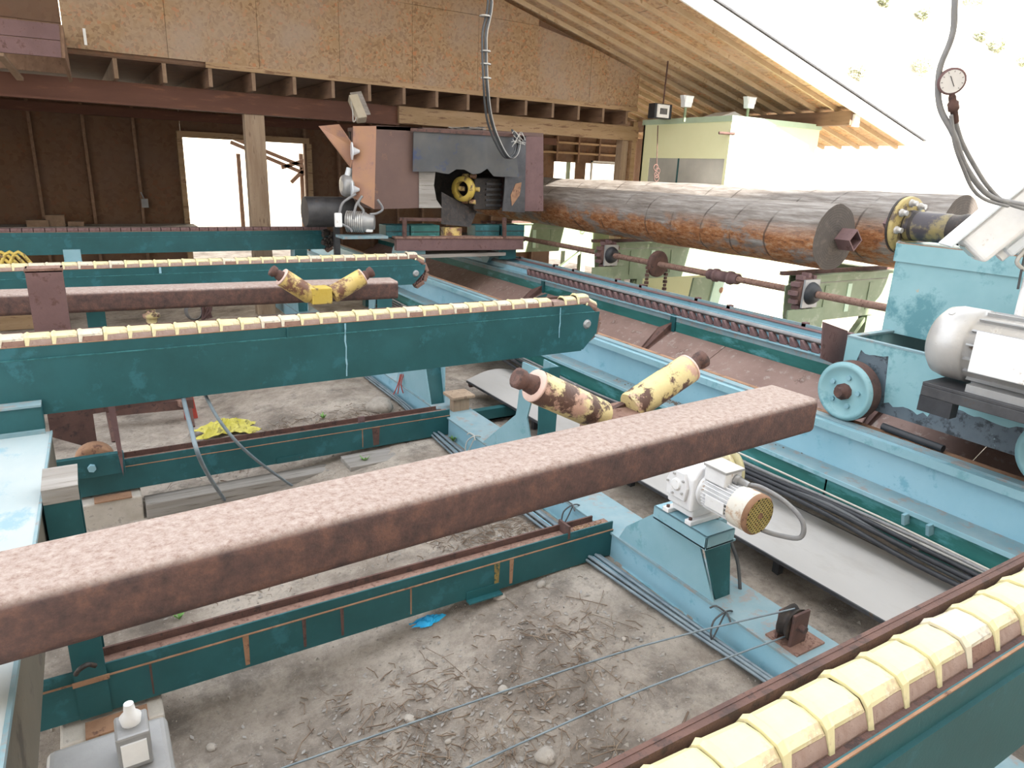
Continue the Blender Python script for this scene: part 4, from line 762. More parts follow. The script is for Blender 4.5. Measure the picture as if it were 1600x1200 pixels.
part('wire', MB().tube([pbx, pole_top+Vector((-.03,.02,-.02)), pole_top+Vector((-.06,.03,-.2)), pole_top+Vector((-.04,.03,-.42))], .008, 6), 'cable', cht)
part('wire', MB().tube([pole_top+Vector((.03,0,.04)), pole_top+Vector((-.02,.03,-.12)), pole_top+Vector((-.10,.05,-.24)), pole_top+Vector((-.02,.02,-.3))], .013, 6), 'palecable', cht)
# pressure gauge on hanging hoses
YG = 2.1
def g_(px, py): return at(px, py, Y=YG)
gt = thing('pressure_gauge', 'round pressure gauge hanging on hoses at the upper right', 'gauge', g_(1487, 150))
gc = g_(1487, 127); vdir = (CAM-gc).normalized(); R_ = .0034*18.5
gd = (vdir + Vector((.25,-.1,-.05))).normalized()
part('case', MB().lathe(gc-gd*.03, gc+gd*.012, [(0,R_*.9),(.01,R_),(.038,R_*1.02),(.042,R_*.88)], 28), 'rustpurple', gt, 'dull brass case'); dl = part('dial', MB().lathe(gc+gd*.010, gc+gd*.0135, [(0,R_*.86),(.0035,R_*.86)], 28), 'glass_face', gt)
sx_ = gd.cross(Vector((0,0,1))).normalized(); ux_ = sx_.cross(gd); nd_ = gc+gd*.015; part('needle', MB().bar(nd_-(ux_*.8-sx_*-.45)*R_*.45, nd_+(ux_*.8-sx_*-.45)*R_*.5, .003, .002, up=gd), 'inkblack', dl)
for k in range(9):
    a = math.radians(-40+k*32.5); part('tick', MB().bar(nd_+(sx_*math.cos(a)+ux_*math.sin(a))*R_*.68, nd_+(sx_*math.cos(a)+ux_*math.sin(a))*R_*.80, .002, .0015, up=gd), 'inkblack', dl)
part('fitting', MB().lathe(g_(1487,146), g_(1493,192), [(0,.012),(.02,.018),(.05,.018),(.05,.026),(.09,.026),(.09,.018),(.16,.018)], 8), 'rust', gt, 'brown brass fitting')
ht = thing('hanging_hose', 'dark grey hydraulic hoses hanging past the pressure gauge', 'hose', g_(1480, 20))
gtp = g_(1497, -40); part('hose', MB().tube([(4.3, gtp.y+.3, 6.76), (gtp.x+.1, gtp.y+.05, 4.6), gtp, g_(1489,50), g_(1484,108)+Vector((0,.05,0)), g_(1484,165)+Vector((0,.05,0)), g_(1490,210), g_(1510,262), g_(1545,305), g_(1590,318), g_(1640,325)], .015, 8), 'greyhose', ht)
part('hose', MB().tube([g_(1493,190), g_(1503,222), g_(1522,258), g_(1545,293), g_(1575,318), g_(1640,335)], .012, 8), 'greyhose', ht); part('hose', MB().tube([g_(1486,180), g_(1492,225), g_(1505,262), g_(1520,295), g_(1540,312), g_(1575,322)], .010, 8), 'greyhose', ht)
# ------------------------------------------------------------------ logs
def log(X, Y0, Y1, z, r0, r1, lab, seed, end=False, bow=0):
    t = thing('log', lab, 'log', (X, (Y0+Y1)/2, z), 'logs on the far deck'); random.seed(seed); n = 40; K = 60
    vs = []; ph = [random.uniform(0,6) for _ in range(6)]
    for j in range(K+1):
        u = j/K; y = Y0+(Y1-Y0)*u
        for i in range(n):
            a = 2*PI*i/n; r = r0+(r1-r0)*u
            r *= 1+.012*math.sin(a*3+ph[0]+y*.3)+.012*math.sin(a*2+ph[1]+y)+.008*math.sin(a*7+ph[2]+y*2.1)+.006*math.sin(y*5+ph[3]+a)
            r -= .008*max(0, math.sin(a*11+ph[4]))**6
            vs.append((X+math.cos(a)*r+bow*math.sin(u*PI), y, z+math.sin(a)*r))
    mb = MB(); mb.add(vs, [(j*n+i, j*n+(i+1) % n, (j+1)*n+(i+1) % n, (j+1)*n+i) for j in range(K) for i in range(n)], True)
    part('trunk', mb, 'log', t)
    for e, j in ((Y0, 0), (Y1, K)):
        ring = vs[j*n:(j+1)*n]; dy = -.004 if j == 0 else .004; c = (X, e+dy*3, z)
        part('cut_end', MB().add([(x*.5+X*.5, y+dy*2, (zz+z)*.5) for x, y, zz in ring]+list(ring)+[c], [(i, (i+1) % n, n+(i+1) % n, n+i) for i in range(n)]+[(i, 2*n, (i+1) % n) for i in range(n)]), 'logend', t, 'dark cracked sawn end')
    return t
L1 = log(9.0, 6.1, 17.6, 2.27, .455, .40, 'nearer long weathered log with a square socket in its sawn end', 4)
sq = MB(); a_ = .095; X_, Z_ = 9.13, 2.26
def dia(r): return [(X_-r, Z_), (X_, Z_+r), (X_+r, Z_), (X_, Z_-r)]
o_, i_ = dia(.15), dia(.125); y_a, y_b = 6.09, 5.86
vs = [(x, y_a, z) for x, z in o_]+[(x, y_b, z) for x, z in o_]+[(x, y_a, z) for x, z in i_]+[(x, y_b, z) for x, z in i_]
sq.add(vs, [(k, (k+1) % 4, (k+1) % 4+4, k+4) for k in range(4)]+[(8+k, 12+k, 12+(k+1) % 4, 8+(k+1) % 4) for k in range(4)]+[(4+k, 4+(k+1) % 4, 12+(k+1) % 4, 12+k) for k in range(4)])
part('square_socket', sq, 'rustpurple', L1, 'rusty square drive socket')
log(10.55, 5.25, 17.5, 2.36, .55, .48, 'second long grey log lying behind the nearest one', 8)
# ------------------------------------------------------------------ log deck beams with shaft
def deck(Y, x0, x1, z0, z1, lab):
    t = thing('deck_beam', lab, 'beam', ((x0+x1)/2, Y, z0), 'green log deck beams')
    part('web_plate', MB().prism([(x0+.05, z0+.12), (x0+.3, z0), (x1, z0), (x1, z1), (x0+.35, z1), (x0, z1-.12)], 'y', Y, Y+.02), 'green', t); part('top_flange', MB().box(x0+.3, x1, Y-.05, Y+.2, z1, z1+.02), 'green', t); part('seam', MB().box(x0+.4, x1, Y-.006, Y, z1-.11, z1-.10), 'plank', t)
    part('far_plate', MB().box(x0+.3, x1, Y+.18, Y+.2, z0, z1), 'green', t); part('chain', MB().box(x0, x1, Y+.06, Y+.14, z1+.02, z1+.075), 'rust', t)
    for k in range(3): part('patch_plate', MB().box(x0+.9+k*.55, x0+1.0+k*.55, Y-.012, Y, z0+.1, z1-.15), 'boothtrim' if k == 1 else 'green', t)
    spk = part('sprocket', MB().lathe((8.62, Y-.26, 1.52), (8.62, Y-.10, 1.52), [(0,.08),(.0,.20),(.04,.22),(.12,.22),(.16,.20),(.16,.08)], 12), 'rust', t, 'rusty chain sprocket')
    for k in range(12):
        a = 2*PI*k/12; part('chain_roller', MB().box(8.62+math.cos(a)*.24-.03, 8.62+math.cos(a)*.24+.03, Y-.24, Y-.12, 1.52+math.sin(a)*.24-.03, 1.52+math.sin(a)*.24+.03), 'rustpurple', spk)
    be = part('bearing', MB().lathe((8.62, Y-.40, 1.52), (8.62, Y-.27, 1.52), [(0,.07),(.0,.10),(.05,.14),(.10,.16),(.13,.16)], 20), 'black', t, 'black flange bearing'); part('bearing_plate', MB().box(8.46, 8.78, Y-.30, Y-.27, 1.32, 1.71), 'greymotor', be)
    part('bearing_stand', MB().prism([(8.2, 1.0), (9.0, 1.0), (9.0, 1.30), (8.2, 1.30)], 'y', Y-.29, Y-.265), 'green', t)
    return t
D1 = deck(6.35, 8.45, 13.5, 1.02, 1.70, 'green deck beam under the sawn end of the nearest log'); deck(10.75, 8.45, 13.5, .98, 1.70, 'green deck beam under the middle of the nearest log'); deck(15.2, 8.45, 13, 1.0, 1.70, 'green deck beam far back beside the peeling machine')
def leg(x, Y, z1, w=.16, mt='green'):
    return MB().box(x, x+w, Y+.02, Y+.17, -.9, z1)
for Y, xs2 in ((6.35, (8.95, 10.6, 12.3)), (10.75, (8.75, 9.6, 12.2)), (15.2, (8.8, 11.5))):
    dk = [o for o in ORG if o.name.startswith('deck_beam') and abs(ORG[o].y-Y) < .01][0]
    for x in xs2: part('leg', leg(x, Y, 1.0), 'green', dk)
    part('brace', MB().bar((xs2[0]+.1, Y+.09, -.7), (xs2[1], Y+.09, .95), .09, .07), 'green', dk); part('brace', MB().bar((xs2[0]+.1, Y+.09, .9), (xs2[1], Y+.09, -.4), .06, .06), 'boothtrim', dk)
lp = thing('log_skid', 'long olive green skid beam under the second log', 'beam', (10.9, 9, 1)); part('skid_web', MB().box(10.85, 10.95, 6.75, 10.6, 1.60, 1.70), 'green', lp); part('skid_flange', MB().box(10.80, 11.0, 6.75, 10.6, 1.70, 1.72), 'green', lp)
tp = thing('chain_guard', 'green and turquoise guard panel behind the hanging chain', 'guard', (9.6, 9.6, -.6)); qa = at(1085,432,Y=9.6); qb = at(1150,500,Y=9.6)
part('panel', MB().prism([(qa.x, 1.15), (qb.x-.3, 1.15), (qb.x-.3, -.6), (qa.x-.3, -.6)], 'y', 9.6, 9.64), 'green', tp); pt = at(1118, 455, Y=9.58); part('turquoise_panel', MB().prism([(pt.x-.05,1.12),(pt.x+.33,1.12),(pt.x+.33,-.5),(pt.x-.15,-.5),(pt.x-.22,.2)], 'y', 9.57, 9.60), 'seablue' if 'seablue' in M else 'boothtrim', tp, 'turquoise panel with an orange spot')
part('spot', MB().cyl((pt.x+.15, 9.565, .88), (pt.x+.15, 9.57, .88), .06, n=16), 'rustorange', tp)
shf = thing('drive_shaft', 'long rusty drive shaft running under the logs', 'shaft', (8.62, 9, 1.47)); part('rod', MB().cyl((8.62, 3.2, 1.52), (8.62, 16.2, 1.52), .05, n=16), 'rustlight', shf)
p = at(1130, 433, X=8.62); cpl = part('coupling', MB().lathe((8.62, p.y-.30, 1.52), (8.62, p.y+.30, 1.52), [(0,.06),(.0,.085),(.12,.085),(.12,.105),(.18,.105),(.18,.085),(.42,.085),(.42,.105),(.48,.105),(.48,.085),(.6,.085)], 18), 'rustpurple', shf, 'ribbed shaft coupling')
p = at(1028, 407, X=8.62); cs = part('chain_wheel', MB().lathe((8.62, p.y-.05, 1.52), (8.62, p.y+.05, 1.52), [(0,.07),(0,.2),(.03,.23),(.07,.23),(.1,.2),(.1,.07)], 24), 'rust', shf, 'rusty chain wheel')
cm_ = MB()
for s_ in (-1, 1):
    for k in range(16): cm_.box(8.62+s_*.22-.025, 8.62+s_*.22+.025, p.y-(.03 if k % 2 else .015), p.y+(.03 if k % 2 else .015), 1.50-k*.065, 1.55-k*.065)
part('chain', cm_, 'rust', cs, kind='stuff', label='hanging roller chain')
# ------------------------------------------------------------------ far peeling machine on the track
fm = thing('peeling_machine', 'boxy brown peeling machine with a black rubber flap at the far end of the track', 'machine', (5.9, 12, 1.1))
YF = 12.0
def f(px, py, Y=YF): return at(px, py, Y=Y)
def fpoly(pts, t, Y=YF): return MB().prism([(f(a, b, Y).x, f(a, b, Y).z) for a, b in pts], 'y', Y, Y+t)
part('casing', fpoly([(588,197),(660,199),(660,266),(658,325),(585,327)], 1.3, YF), 'rustcase', fm, 'reddish brown steel casing')
part('corner_sheet', MB().slab([f(552,197,12.35), f(588,197), f(585,327), f(550,308,12.35)], (0,1,0), .02), 'rustpeach', fm, 'peach coloured corner sheet')
part('casing_top', fpoly([(588,196),(849,208),(849,214),(588,202)], 1.5, YF), 'rustcase', fm)
part('inner_panel', fpoly([(655,262),(681,264),(678,290),(682,312),(691,325),(655,325)], .02, YF-.02), 'plank', fm, 'grey curved inner plate')
part('right_panel', fpoly([(820,212),(849,214),(849,330),(818,330)], 1.2, YF), 'rustpurple', fm, 'purple brown right panel'); part('right_sheet', fpoly([(790,262),(822,212),(820,332),(785,330),(788,300)], .03, YF-.03), 'darksteel', fm, 'dark sheet with an orange scratch'); part('scratch', fpoly([(806,287),(815,285),(812,305),(800,322),(798,305)], .006, YF-.04), 'rustorange', fm)
part('rear_panel', MB().box(4.5, 8.0, 13.3, 13.33, 2.2, 3.55), 'grease', fm)
fp = MB(); nU = 14
top = [f(643+(799-643)*i/nU, 205+(214-205)*i/nU) for i in range(nU+1)]; bot = [f(642+(803-642)*i/nU, 264+(5*math.sin(i*1.7) if 3 < i < 12 else 0)+(4 if i < 11 else 12)) for i in range(nU+1)]
vs = []
for r_ in range(5):
    for i in range(nU+1):
        p = top[i].lerp(bot[i], r_/4); p.y = YF-.09-.05*math.sin(i*.9)*r_/4-(.10 if i > 11 else 0)*r_/4; vs.append(p)
n_ = nU+1; fs = [(r_*n_+i, r_*n_+i+1, (r_+1)*n_+i+1, (r_+1)*n_+i) for r_ in range(4) for i in range(nU)]
fp.add(vs, fs, True); fp.add([v+Vector((0,.015,0)) for v in vs], [tuple(reversed(q)) for q in fs], True); part('rubber_flap', fp, 'flap', fm, 'hanging dark rubber flap')
part('flap_rail', fpoly([(643,200),(803,209),(803,214),(643,205)], .05, YF-.12), 'rust', fm)
rc = f(735, 296); part('ring_flange', MB().lathe((rc.x-.08, 12.20, rc.z), (rc.x+.12, 12.32, rc.z), [(0,.14),(0,.23),(.06,.24),(.12,.23),(.12,.14),(0,.14)], 24, caps=False), 'brightyellow', fm, 'yellow rotor flange')
for k in range(6):
    a = k*PI/3; part('rotor_bolt', MB().cyl((rc.x+.14+math.cos(a)*.10, 12.20-math.cos(a)*.12, rc.z+math.sin(a)*.27), (rc.x+.06+math.cos(a)*.10, 12.28-math.cos(a)*.12, rc.z+math.sin(a)*.27), .045, n=6), 'yellow', fm)
hc = f(772, 300); part('hydraulic_motor', MB().box(hc.x-.3, hc.x+.3, 12.25, 12.7, hc.z-.35, hc.z+.25), 'grease', fm, bevel=.02)
for k in range(5): part('cooling_rib', MB().box(hc.x-.05, hc.x+.3, 12.22, 12.25, hc.z-.28+k*.1, hc.z-.24+k*.1), 'darksteel', fm)
part('chute_plate', MB().slab([f(690,300,12.2), f(745,330,12.4), f(735,355,12.2), f(690,350,12.1)], (0,1,0), .03), 'grease', fm)
part('base_frame', fpoly([(620,372),(818,372),(818,390),(620,392)], .12, YF), 'rustpurple', fm, 'long purple brown channel'); part('frame_flange', fpoly([(618,370),(820,370),(820,373),(618,373)], .3, YF-.02), 'rustlight', fm)
part('deck_plate', MB().box(4.9, 7.7, 12.1, 13.3, 1.62, 1.70), 'grease', fm)
for x in (5.0, 5.4): pass
for a, b, c_, d_ in ((603,352,640,371), (642,352,687,372), (743,352,780,370), (785,352,819,370)):
    pA, pB = f(a,b,12.15), f(c_,d_,12.15); part('foot_box', MB().box(pA.x, pB.x, 12.15, 12.5, pB.z, pA.z), 'teal' if a != 642 else 'seagreen', fm, bevel=.01); part('foot_seam', MB().box(pA.x, pB.x, 12.14, 12.15, (pA.z+pB.z)/2-.006, (pA.z+pB.z)/2+.006), 'inkblack', fm)
pA = f(695,355,12.2); pB = f(722,370,12.2); part('valve_block', MB().box(pA.x, pB.x, 12.2, 12.4, pB.z, pA.z), 'yellow', fm, bevel=.02)
for a in (632, 788): pA = f(a,340); pB = f(a,371); part('stand_pipe', MB().cyl(pA, pB, .045, n=8), 'rust', fm)
part('cross_rail', fpoly([(625,340),(690,341),(690,346),(625,345)], .06, YF), 'rust', fm)
pA, pB = f(620,398), f(790,404); part('under_tray', MB().box(5.3, 7.2, 12.0, 13.2, 1.36, 1.42), 'plank', fm); part('wheel_box', MB().box(5.15, 5.5, 12.1, 12.6, 1.1, 1.55), 'blue', fm); part('wheel_box', MB().box(7.1, 7.5, 12.1, 12.6, 1.28, 1.5), 'teal', fm)
for x in (5.3, 7.3): part('wheel', MB().cyl((x-.07, 12.9, 1.30), (x+.07, 12.9, 1.30), .20, n=24), 'blue', fm)
part('infeed_plate', MB().slab([f(498,197,12.6), f(530,194,12.9), f(556,232,12.5), f(548,262,12.4)], (0,1,0), .02), 'rustpeach', fm, 'peach coloured triangular chute plate')
for zz in (236, 296):
    c = f(549, zz, 12.25); part('white_knob', MB().lathe(c+Vector((.0,0,0)), c+Vector((.14,-.03,0)), [(0,.15),(.02,.15),(.02,.08),(.14,.025)], 12), 'plastic', fm, 'white cone on a round plate')
c = f(533, 290, 12.5); part('round_motor', MB().lathe(c, c+Vector((.25,.0,0)), [(0,.10),(.02,.17),(.06,.19),(.3,.19)], 24), 'greymotor', fm, 'grey round motor'); part('motor_lug', MB().cyl(c+Vector((.12,-.02,.17)), c+Vector((.16,-.02,.30)), .06, n=8), 'plastic', fm)
a_, b_3 = f(476, 331, 12.9), f(550, 331, 12.9); part('drum', MB().lathe(a_, b_3, [(0,.26),(.02,.27),((b_3-a_).length,.27)], 28), 'darksteel', fm, 'dark grey drum'); part('drum_stand', MB().box(a_.x+.55, a_.x+.65, 12.95, 13.05, 1.3, a_.z-.24), 'darksteel', fm)
c = f(562, 347, 12.0); sm2 = part('small_motor', MB().lathe(c+Vector((-.2,.15,0)), c+Vector((.25,-.1,0)), [(0,.13),(.03,.17),(.35,.17),(.37,.15),(.5,.12)], 20), 'greymotor', fm)
for k in range(9):
    q = c+Vector((-.18+k*.03, .14-k*.017, 0)); part('fin', MB().lathe(q, q+Vector((.012,-.007,0)), [(0,.185),(.014,.185)], 16), 'silver', sm2)
for a, b, w_, h_2 in ((529,344,.085,.24), (577,351,.09,.26)):
    c2 = f(a, b, 11.9); part('white_box', MB().box(c2.x-w_/2-.02, c2.x+w_/2+.02, 11.88, 11.95, c2.z-h_2/2, c2.z+h_2/2), 'white', fm, 'white junction box', bevel=.02)
for pts in ([(530,335),(535,318),(548,308),(556,303)], [(552,342),(556,322),(562,312),(566,306)], [(562,343),(568,330),(560,318),(566,306)], [(578,335),(590,333),(598,326),(590,312)], [(534,350),(545,356),(550,362)]):
    part('conduit', MB().tube([f(a, b, 11.92) for a, b in pts], .022, 6), 'greyhose', fm)
part('base_motor_plate', MB().box(f(530,368).x, f(600,368).x, 11.8, 12.2, f(530,372).z, f(530,368).z), 'dustblue', fm)
part('lump', (lambda m_: ([m_.lathe(f(509+random.uniform(-8,12), 372+random.uniform(-14,16), 13.2), f(512+random.uniform(-8,12), 378, 13.2), [(0,.02),(.03,.06),(.07,.02)], 6) for _ in range(26)], m_)[-1])(MB()), 'grease', fm, kind='stuff')
part('scrap', (lambda m_: ([m_.bar(f(700+random.uniform(0,55), 201+random.uniform(-3,2), 12.3), f(700+random.uniform(0,60), 203+random.uniform(-4,2), 12.3), .03, .02) for _ in range(30)], m_)[-1])(MB()), 'plank', fm, kind='stuff')
cmt = thing('camera_housing', 'beige camera housing hanging under the joists above the peach panel', 'camera', f(560, 172, 13.4)); e0 = f(566,188,13.3); e1 = f(551,152,13.6)
part('housing', MB().bar(e0, e1, .18, .18, up=(0,1,.2)), 'beige', cmt, bevel=.02); part('hood', MB().bar(e0+Vector((.05,-.02,.09)), e1+Vector((.05,-.02,.09)), .22, .02, up=(0,1,.2)), 'plank', cmt); part('mount', MB().box(e1.x-.06, e1.x+.0, 13.55, 13.65, e1.z, 4.17), 'rust', cmt)
part('wire', MB().tube([e0+Vector((-.1,0,.05)), e0+Vector((-.17,0,-.04)), e0+Vector((-.18,0,.14)), e1+Vector((-.05,0,.02))], .012, 5), 'palecable', cmt)
# hanging cable bundle
cb = thing('cable_bundle', 'bundle of black and pale cables looping down to the peeling machine', 'cables', f(790, 245, 11.4)); random.seed(21)
for k in range(8):
    o = Vector((random.uniform(-.05,.05), random.uniform(-.04,.04), 0)); Yc = 10.9
    P = [Vector((4.3, 10.6, 6.76))+o, f(757,-30,Yc)+o, f(757,60,Yc)+o, f(759,130,Yc)+o, f(765,185,11.2)+o*1.3, f(778,222,11.4)+o*1.3, f(793,246,11.5)+o*1.2, f(806,240,11.6)+o, f(809,218,11.7)+o, f(800,203,11.9)]
    part('cable', MB().tube(P, .020 if k < 6 else .014, 6), ('cable','cable','hose','cable','cable','cable','cable','palecable')[k], cb)
for py in (25, 80, 100, 122):
    c = f(757+.02*py, py, 10.9); part('tie', MB().lathe(c-Vector((0,0,.01)), c+Vector((0,0,.01)), [(0,.085),(.02,.085)], 10), 'palecable', cb)
for k in range(6):
    a = f(806, 222, 11.6); part('frayed_wire', MB().tube([a+Vector((random.uniform(-.1,0),0,random.uniform(-.1,.2))), a+Vector((random.uniform(-.05,.1),0,random.uniform(.0,.2))), a+Vector((random.uniform(.1,.22),0,random.uniform(-.08,.12)))], .007, 4), 'palecable', cb)
# ------------------------------------------------------------------ gear motor on its bracket
gm = thing('gear_motor', 'white gear motor with a rusty yellow fan cover on the blue bracket', 'motor', (3.5, 3.0, .70))
AX = Vector((3.50, 2.62, .95)); GB = Vector((3.50, 3.10, .95))
part('gearbox', MB().prism([(3.36,.79),(3.62,.79),(3.62,1.02),(3.56,1.12),(3.42,1.12),(3.36,1.04)], 'y', 3.0, 3.24), 'motorwhite', gm, bevel=.02, seg=3)
part('base_foot', MB().box(3.35, 3.66, 2.98, 3.04, .70, .735), 'motorwhite', gm, bevel=.006); part('base_foot', MB().box(3.35, 3.66, 3.20, 3.26, .70, .735), 'motorwhite', gm, bevel=.006); part('neck', MB().box(3.40, 3.60, 3.02, 3.22, .73, .80), 'motorwhite', gm, bevel=.01)
for y in (3.01, 3.23): part('foot_bolt', MB().cyl((3.375, y, .735), (3.375, y, .75), .014, n=6), 'rust', gm)
fc = part('side_flange', MB().prism([(3.14-.085,.86),(3.14+.085,.86),(3.14+.10,.96),(3.14+.06,1.06),(3.14-.06,1.06),(3.14-.10,.96)], 'x', 3.335, 3.36), 'motorwhite', gm, bevel=.006); part('shaft_cap', MB().lathe((3.36,3.14,.96),(3.32,3.14,.96), [(0,.045),(.03,.045),(.03,.036),(.036,.036)], 20), 'white', fc)
for a in range(5): part('flange_bolt', MB().cyl((3.336,3.14+math.cos(a*1.257)*.078,.96+math.sin(a*1.257)*.078),(3.322,3.14+math.cos(a*1.257)*.078,.96+math.sin(a*1.257)*.078),.009,n=6), 'silver', fc)
body = part('motor_body', MB().lathe((3.50,3.02,.95), (3.50,2.60,.95), [(0,.07),(.02,.12),(.05,.13),(.06,.105),(.40,.105)], 28), 'motorwhite', gm)
for k in range(30):
    a = 2*PI*k/30; part('fin', MB().bar((3.50+math.cos(a)*.115, 2.95, .95+math.sin(a)*.115), (3.50+math.cos(a)*.115, 2.70, .95+math.sin(a)*.115), .006, .026, up=(math.cos(a),0,math.sin(a))), 'motorwhite', body)
part('name_plate', MB().slab([(3.377,2.74,.90),(3.377,2.90,.90),(3.372,2.90,.98),(3.372,2.74,.98)], (-1,0,0), .008), 'white', body)
fcv = part('fan_cover', MB().lathe((3.50,2.72,.95), (3.50,2.55,.95), [(0,.137),(.10,.138),(.145,.135),(.16,.12)], 32, caps=False), paint('white and rust fan cover', (.70,.67,.60), (.74,.70,.62), 3, (.42,.24,.12), .50, 3, .6), gm, 'white and rusty fan cover')
part('cover_rim', MB().lathe((3.50,2.59,.95), (3.50,2.553,.95), [(0,.139),(.02,.139),(.035,.125)], 32, caps=False), 'rustorange', fcv, 'rusty ochre rim')
gr = MB(); rr = .122
for k in range(-5, 6):
    o = k*.0225; L = math.sqrt(max(0, rr*rr-o*o))
    for s_ in (-1, 1):
        a = Vector((1, 0, s_)).normalized(); b = Vector((-a.z, 0, a.x)); c = Vector((3.50, 2.556, .95))+b*o; gr.bar(c-a*L, c+a*L, .0075, .004, up=(0,1,0))
part('grille', gr, paint('ochre grille', (.46,.36,.12), (.55,.45,.18), 8, (.28,.13,.05), .58, 10, .6), fcv, 'ochre wire grille', kind='stuff'); part('grille_hub', MB().cyl((3.50,2.556,.95),(3.50,2.550,.95),.022,n=12), 'rustorange', fcv); part('dark_inside', MB().cyl((3.50,2.60,.95),(3.50,2.575,.95),.125,n=24), 'inkblack', fcv)
jbx = part('junction_box', MB().box(3.42, 3.58, 2.80, 2.98, 1.05, 1.15), 'motorwhite', gm, bevel=.008); part('box_lid', MB().box(3.41, 3.59, 2.79, 2.99, 1.15, 1.17), 'silver', jbx, bevel=.004); part('cable_gland', MB().lathe((3.52,2.80,1.10),(3.54,2.70,1.09), [(0,.035),(.03,.035),(.03,.028),(.1,.024)], 12), 'greymotor', jbx)
part('power_cable', MB().tube([(3.54,2.72,1.09), at(1190,762,X=3.6), at(1228,785,X=3.66), at(1254,815,X=3.68), at(1250,840,X=3.68), at(1215,836,X=3.64), at(1190,828,X=3.60)], .016, 8), 'greyhose', gm, 'ribbed grey power cable')
yp = thing('pulley_wheel', 'pale yellow pulley wheel standing behind the gear motor', 'pulley', (3.66, 3.04, .62))
for x in (3.63, 3.71): part('rim', MB().lathe((x,3.08,1.03), (x+.035,3.08,1.03), [(0,.13),(0,.175),(.035,.175),(.035,.13),(0,.13)], 36, caps=False), 'pad', yp)
part('hub', MB().lathe((3.58,3.08,1.03), (3.76,3.08,1.03), [(0,.03),(.05,.03),(.05,.13),(.13,.13),(.13,.03),(.18,.03)], 24), 'padwhite', yp)
part('wire_rope', MB().tube([(3.70,3.0,1.20), (4.2,2.1,.95), (4.8,1.2,.62), (5.0,.8,.5)], .007, 5, 1), 'palecable', yp)
# ------------------------------------------------------------------ cable sheave block with two wires
sh = thing('cable_sheave', 'small rusty sheave block on the blue floor beam holding two wires', 'sheave', (3.56, 2.22, .212))
part('base_plate', MB().box(3.45, 3.72, 2.10, 2.34, .212, .225), 'rustlight', sh); part('side_plate', MB().box(3.47, 3.62, 2.17, 2.19, .225, .45), 'rust', sh, bevel=.004); part('side_plate', MB().box(3.47, 3.62, 2.27, 2.29, .225, .43), 'rust', sh, bevel=.004)
part('sheave_wheel', MB().lathe((3.54,2.195,.35),(3.54,2.265,.35), [(0,.11),(.02,.10),(.035,.075),(.05,.10),(.07,.11)], 24), 'grease', sh); part('axle', MB().cyl((3.54,2.13,.35),(3.54,2.30,.35),.024,n=10), 'rust', sh)
gp1 = at(470, 1190, z=.02); gp2 = at(740, 1195, z=.08)
part('wire', MB().tube([(3.54,2.23,.45), at(1000,1010,z=.30), at(700,1110,z=.13), gp1, at(300,1250,z=0)], .006, 5, 3), 'hose', sh); part('wire', MB().tube([(3.50,2.23,.26), at(1010,1075,z=.17), at(850,1145,z=.12), gp2, at(600,1260,z=.03)], .006, 5, 3), 'hose', sh)
# ------------------------------------------------------------------ small things on the ground
def crumple(name, mt, cen, sx, sy, sz, lab, cat, seed, n=14, group=None):
    random.seed(seed); mb = MB(); vs = []
    for j in range(n):
        for i in range(n):
            u = i/(n-1)*2-1; v = j/(n-1)*2-1; w = max(0, 1-u*u*.9-v*v*.9)
            vs.append((cen[0]+u*sx*(1+.25*math.sin(v*5+seed)), cen[1]+v*sy*(1+.25*math.sin(u*4+seed)), cen[2]+sz*w*(.5+.5*abs(math.sin(u*7+v*3+seed)))+random.uniform(0,.25)*sz))
    mb.add(vs, [(j*n+i, j*n+i+1, (j+1)*n+i+1, (j+1)*n+i) for j in range(n-1) for i in range(n-1)], False)
    o = solo(name, mb, mt, lab, cat, group); m_ = o.modifiers.new('thick', 'SOLIDIFY'); m_.thickness = .004; return o
def gp_(px, py, dz=0.0):
    p = at(px, py, z=0)
    for _ in range(4): p = at(px, py, z=gz(p.x, p.y))
    return Vector((p.x, p.y, gz(p.x, p.y)+dz))
c = gp_(672, 972, .005); crumple('rubber_glove', 'bluerag', c, .12, .045, .05, 'crumpled bright blue rubber glove on the dirt', 'glove', 3)
c = gp_(355, 676, .01); crumple('yellow_cloth', 'yellowrag', c, .32, .16, .16, 'dirty yellow cloth heaped on the ground behind the chain conveyor', 'cloth', 5)
c = gp_(1120, 1180); 
rocks = [(590, 640, .17, 'large pale dusty rock by the hoses behind the far lower beam'), (780, 935, .045, 'small stone at the foot of the near lower beam'), (845, 915, .04, 'round grey stone beside the right end of the near lower beam'), (785, 1080, .035, 'pale yellowish stone in the middle of the dirt'), (975, 1000, .02, 'tiny stone in front of the gusset'), (640, 1125, .035, 'chalky white stone at the lower centre'), (850, 1185, .06, 'white lump at the bottom edge in front of the nearest conveyor'), (330, 1170, .03, 'small stone near the concrete block'), (700, 1160, .02, 'little stone left of the white lump'), (445, 600, .04, 'small pale stone under the conveyor behind the yellow cloth')]
for k, (px, py, r, lab) in enumerate(rocks):
    random.seed(100+k); bm = bmesh.new(); bmesh.ops.create_icosphere(bm, subdivisions=3 if r > .1 else 2, radius=r)
    for v in bm.verts: v.co *= 1+.18*math.sin(v.co.x*9/r*.3+k)+random.uniform(-.06,.06); v.co.z *= .65
    me = bpy.data.meshes.new('rock'); bm.to_mesh(me); bm.free(); me.materials.append(M['stone']); me.polygons.foreach_set('use_smooth', [True]*len(me.polygons))
    o = bpy.data.objects.new('rock', me); COL.objects.link(o); p = gp_(px, py); o.location = (p.x, p.y, p.z+r*.25); tag(o, lab, 'stone', 'stones on the dirt floor'); o.rotation_euler = (0,0,k)
random.seed(31); gv_ = MB()
